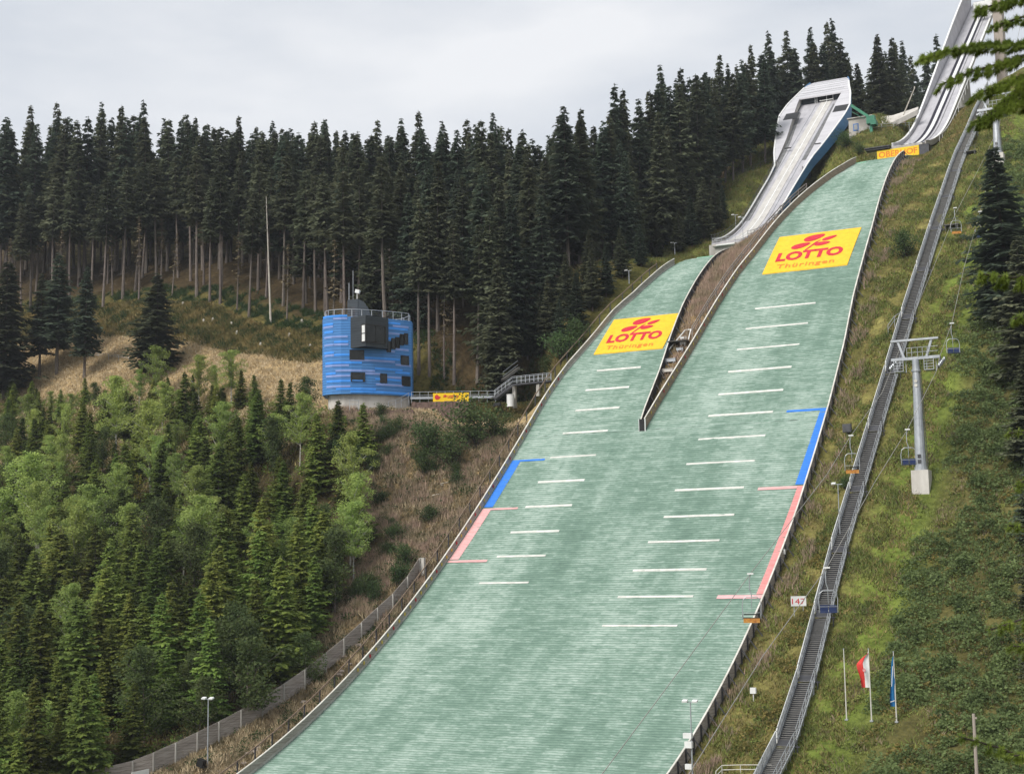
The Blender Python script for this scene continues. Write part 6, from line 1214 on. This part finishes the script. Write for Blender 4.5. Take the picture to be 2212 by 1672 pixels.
thicket('bramble_thicket', 'dense green thicket covering the slope right of the stairway', 'thicket', 4600, lambda u, v: (u > np.interp(v, [95, 118, 124, 150, 160, 262], [-29.5, -29, -31, -31.5, -29.5, -30])) & ~((u < -25) & (v > 118) & (v < 123.6)) & ~((u < -27.5) & (v > 149) & (v < 157)), (-32, -6, 95, 215), 62, 1.0, .25, 41, -1.1)
thicket('tall_thicket', 'taller leafy bushes rising out of the thicket on the right slope', 'thicket', 620, lambda u, v: (u > np.interp(v, [95, 124, 150, 160, 262], [-26, -30, -31, -29, -29])) & ~((u < -24) & (v > 115) & (v < 124.5)) & ~((u < -26.5) & (v > 147) & (v < 158)), (-31, -6, 95, 225), 150, 2.0, .30, 48, -.2, (.8, 1.7))
thicket('bramble_thicket', 'olive brown undergrowth among the thicket right of the stairway', 'thicketol', 1100, lambda u, v: (u > -30), (-31, -4, 92, 240), 55, .8, .24, 42, .2)
thicket('wood_bramble', 'green saplings and bramble between the trees of the young wood', 'young', 2100, lambda u, v: (u < young_edge_u(v)-.5) & (v < 181), (-190, -92, 86, 181), 60, 1.5, .26, 45, -.6)
thicket('bank_bramble', 'scattered green bramble on the bank left of the landing slope', 'shrub', 620, bank, (-112, -85, 110, 170), 70, .9, .22, 46, .25, (.5, 1.3))
thicket('bramble_thicket', 'dark leafy thicket on the upper slope between stairway and right border', 'thicket', 1500, lambda u, v: u > np.interp(v, [160, 180, 200, 235], [-29, -33, -34, -34]), (-34, -8, 160, 236), 62, 1.1, .27, 61, -.2)
blades('brown_weeds', 'patches of brown and reddish dead weeds on the right slope', 'brush', 16000, region(lambda u, v: right(u, v), -49, -8, 95, 250, .45), 4, (.2, .6), .055, .5, 62, 'weeds')
thicket('grass_clumps', 'leafy green weeds scattered over the grass right of the landing slope', 'grass', 700, lambda u, v: (u > uRE(v)+1.2) & ~((u > uS(v)-1.5) & (u < uS(v)+1.4)), (-48, -26, 95, 255), 40, .45, .22, 51, .3)
thicket('olive_shrubs', 'olive orange low shrubs left of the lower stairway', 'thicketol', 170, lambda u, v: (u > uRE(v)+3.2) & (u < uS(v)-1.4), (-42, -36, 104, 150), 80, .8, .22, 43, .1)
thicket('bank_bramble', 'green bramble on the slope left of the stairway', 'thicket', 110, lambda u, v: (u > uRE(v)+2) & (u < uS(v)-1.4), (-46, -36, 110, 250), 60, .5, .2, 44, .5)
print('ground cover done')
# ------------------------------------------------------------------ near spruce whose boughs hang into the picture at right
NT = thing('near_spruce', 'close spruce just outside the right edge whose green boughs hang into view', 'tree', (5.6, 9.2, -3.0))
b = MB(); b.tube([(5.6, 9.2, -4.2), (5.6, 9.2, 3), (5.65, 9.2, 8)], [.24, .18, .1], 10); b.build('trunk', M['barkdark'], NT)
gN = np.random.default_rng(77)
def bough(pts, tl=.30, n_tw=26, nl=.020, dens=95, droopf=.6, seedn=0, side=1.0):
    pts = [np.array(p) for p in pts]; seg = np.array([np.linalg.norm(b_-a_) for a_, b_ in zip(pts[:-1], pts[1:])]); cum = np.r_[0, np.cumsum(seg)]; L_ = cum[-1]
    P_ = np.array(pts); at = lambda s: np.array([np.interp(s, cum, P_[:, i]) for i in range(3)])
    wood = MB(); wood.tube([tuple(p) for p in pts], list(np.linspace(.013, .004, len(pts))), 5); tris = []
    def needles(A_, B_, n_):
        t = gN.random(n_); base_ = A_+(B_-A_)*t[:, None]; d = (B_-A_)/np.linalg.norm(B_-A_); o_ = gN.normal(0, 1, (n_, 3)); o_ -= (o_@d)[:, None]*d; o_ /= np.linalg.norm(o_, axis=1)[:, None]
        tip = base_+(o_*.8+d*.65)*nl*1.35*gN.uniform(.7, 1.3, n_)[:, None]; w_ = np.cross(o_, d)*.0020
        tris.append(np.stack([base_-w_, base_+w_, tip], 1))
    needles(pts[0], pts[-1], 2) ; 
    for i in range(len(pts)-1): needles(pts[i], pts[i+1], int(dens*6*seg[i]))
    for i in range(n_tw):
        s = L_*(.04+.96*(i+gN.random())/n_tw); a = at(s); d = at(min(L_, s+.02))-at(max(0, s-.02)); d /= np.linalg.norm(d)+1e-9; sd = (1 if i % 2 else -1)
        lat = np.cross(d, [0, 0, 1]); lat /= np.linalg.norm(lat)+1e-9; ll = tl*(1.05-.75*max(0, 1-(L_-s)/1.3))*.92*gN.uniform(.35, 1.3)
        dirv = d*.75+lat*sd*.65*side+np.array([0, 0, -droopf*gN.uniform(.3, 1.2)]); dirv /= np.linalg.norm(dirv); e = a+dirv*ll; mid = a+dirv*ll*.5+[0, 0, .015]
        wood.tube([tuple(a), tuple(mid), tuple(e)], [.004, .003, .0015], 4, False); needles(a, mid, int(dens*ll*11)); needles(mid, e, int(dens*ll*12))
        for k in range(4):
            s2 = .2+.2*k; a2 = a+(e-a)*s2; d2 = dirv+lat*gN.choice([-1, 1])*.7+np.array([0, 0, -.3]); d2 /= np.linalg.norm(d2); e2 = a2+d2*ll*.42*(1.1-s2); needles(a2, e2, int(dens*ll*6))
    br = wood.build('bough', M['barkdark'], NT); V = np.concatenate(tris).reshape(-1, 3)-np.array(root_loc(NT)); link('needles', npmesh('needles', V, np.arange(len(V)).reshape(-1, 3), M['near']), br)
def BG(L_, D=7.5, **k): 
    n_ = len(L_); P_ = [atd(x, y, D+.25*(n_-1-i)/n_) for i, (x, y) in enumerate(L_)]; T0 = np.array([5.5, 9.2, P_[0][2]+.35]); ln = lambda Q: sum(np.linalg.norm(b_-a_) for a_, b_ in zip(Q[:-1], Q[1:]))
    Q_ = [T0, (T0+P_[0])/2+[0, 0, .05]]+P_; k['n_tw'] = int(k.get('n_tw', 26)*ln(Q_)/ln(P_)); bough(Q_, **k)
BG([(2330, 75), (2212, 96), (2120, 100), (2050, 112), (1990, 128)], tl=.22, n_tw=34, droopf=.25)
BG([(2330, 90), (2240, 112), (2170, 135), (2100, 155), (2040, 180)], tl=.22, n_tw=26, droopf=.5)
BG([(2340, -40), (2240, -10), (2170, 5), (2110, 22)], tl=.20, n_tw=26, droopf=.9); BG([(2330, -20), (2260, 20), (2200, 40), (2140, 60)], tl=.16, n_tw=18, droopf=.8, D=7.8)
BG([(2330, 110), (2250, 150), (2180, 175), (2110, 205)], tl=.24, n_tw=30, droopf=.7); BG([(2340, 160), (2260, 195), (2190, 220), (2110, 262)], tl=.26, n_tw=34, droopf=.7); BG([(2340, 120), (2270, 150), (2200, 190), (2150, 235)], tl=.26, n_tw=30, droopf=.8, D=7.9)
BG([(2330, 560), (2240, 590), (2190, 600), (2120, 592)], tl=.20, n_tw=16, droopf=1.1, dens=80); BG([(2330, 640), (2250, 665), (2190, 690)], tl=.2, n_tw=14, droopf=1.1, dens=80)
BG([(2330, 920), (2240, 932), (2180, 935)], tl=.13, n_tw=9, droopf=1.1, dens=70); BG([(2330, 1010), (2250, 1020), (2192, 1050)], tl=.16, n_tw=11, droopf=1.2, dens=70); BG([(2340, 1160), (2240, 1140), (2180, 1135)], tl=.13, n_tw=9, droopf=1.2, dens=70)
BG([(2330, 1290), (2230, 1330), (2140, 1360)], tl=.16, n_tw=14, droopf=1.0, dens=70); BG([(2340, 1410), (2250, 1400), (2190, 1395)], tl=.2, n_tw=12, droopf=1.1, dens=70)
BG([(2350, 1690), (2250, 1650), (2160, 1615), (2070, 1590)], tl=.16, n_tw=18, droopf=.9, dens=70); BG([(2350, 1610), (2260, 1625), (2190, 1632)], tl=.18, n_tw=12, droopf=1.0, dens=70)
# ------------------------------------------------------------------ damp air over the valley
hb = MB(); hb.box((0, 300, 40), (2700, 3200, 340)); hm = bpy.data.materials.new('damp_air'); hm.use_nodes = True; ht = hm.node_tree; ht.nodes.clear()
ho = ht.nodes.new('ShaderNodeOutputMaterial'); pv = ht.nodes.new('ShaderNodeVolumePrincipled'); pv.inputs['Density'].default_value = HAZE; pv.inputs['Color'].default_value = (.86, .92, 1, 1); pv.inputs['Anisotropy'].default_value = .2
ht.links.new(pv.outputs[0], ho.inputs['Volume']); tag(hb.build('haze', hm), 'thin pale haze in the damp air over the valley', 'haze', kind='stuff')
print('objects', len(bpy.data.objects))
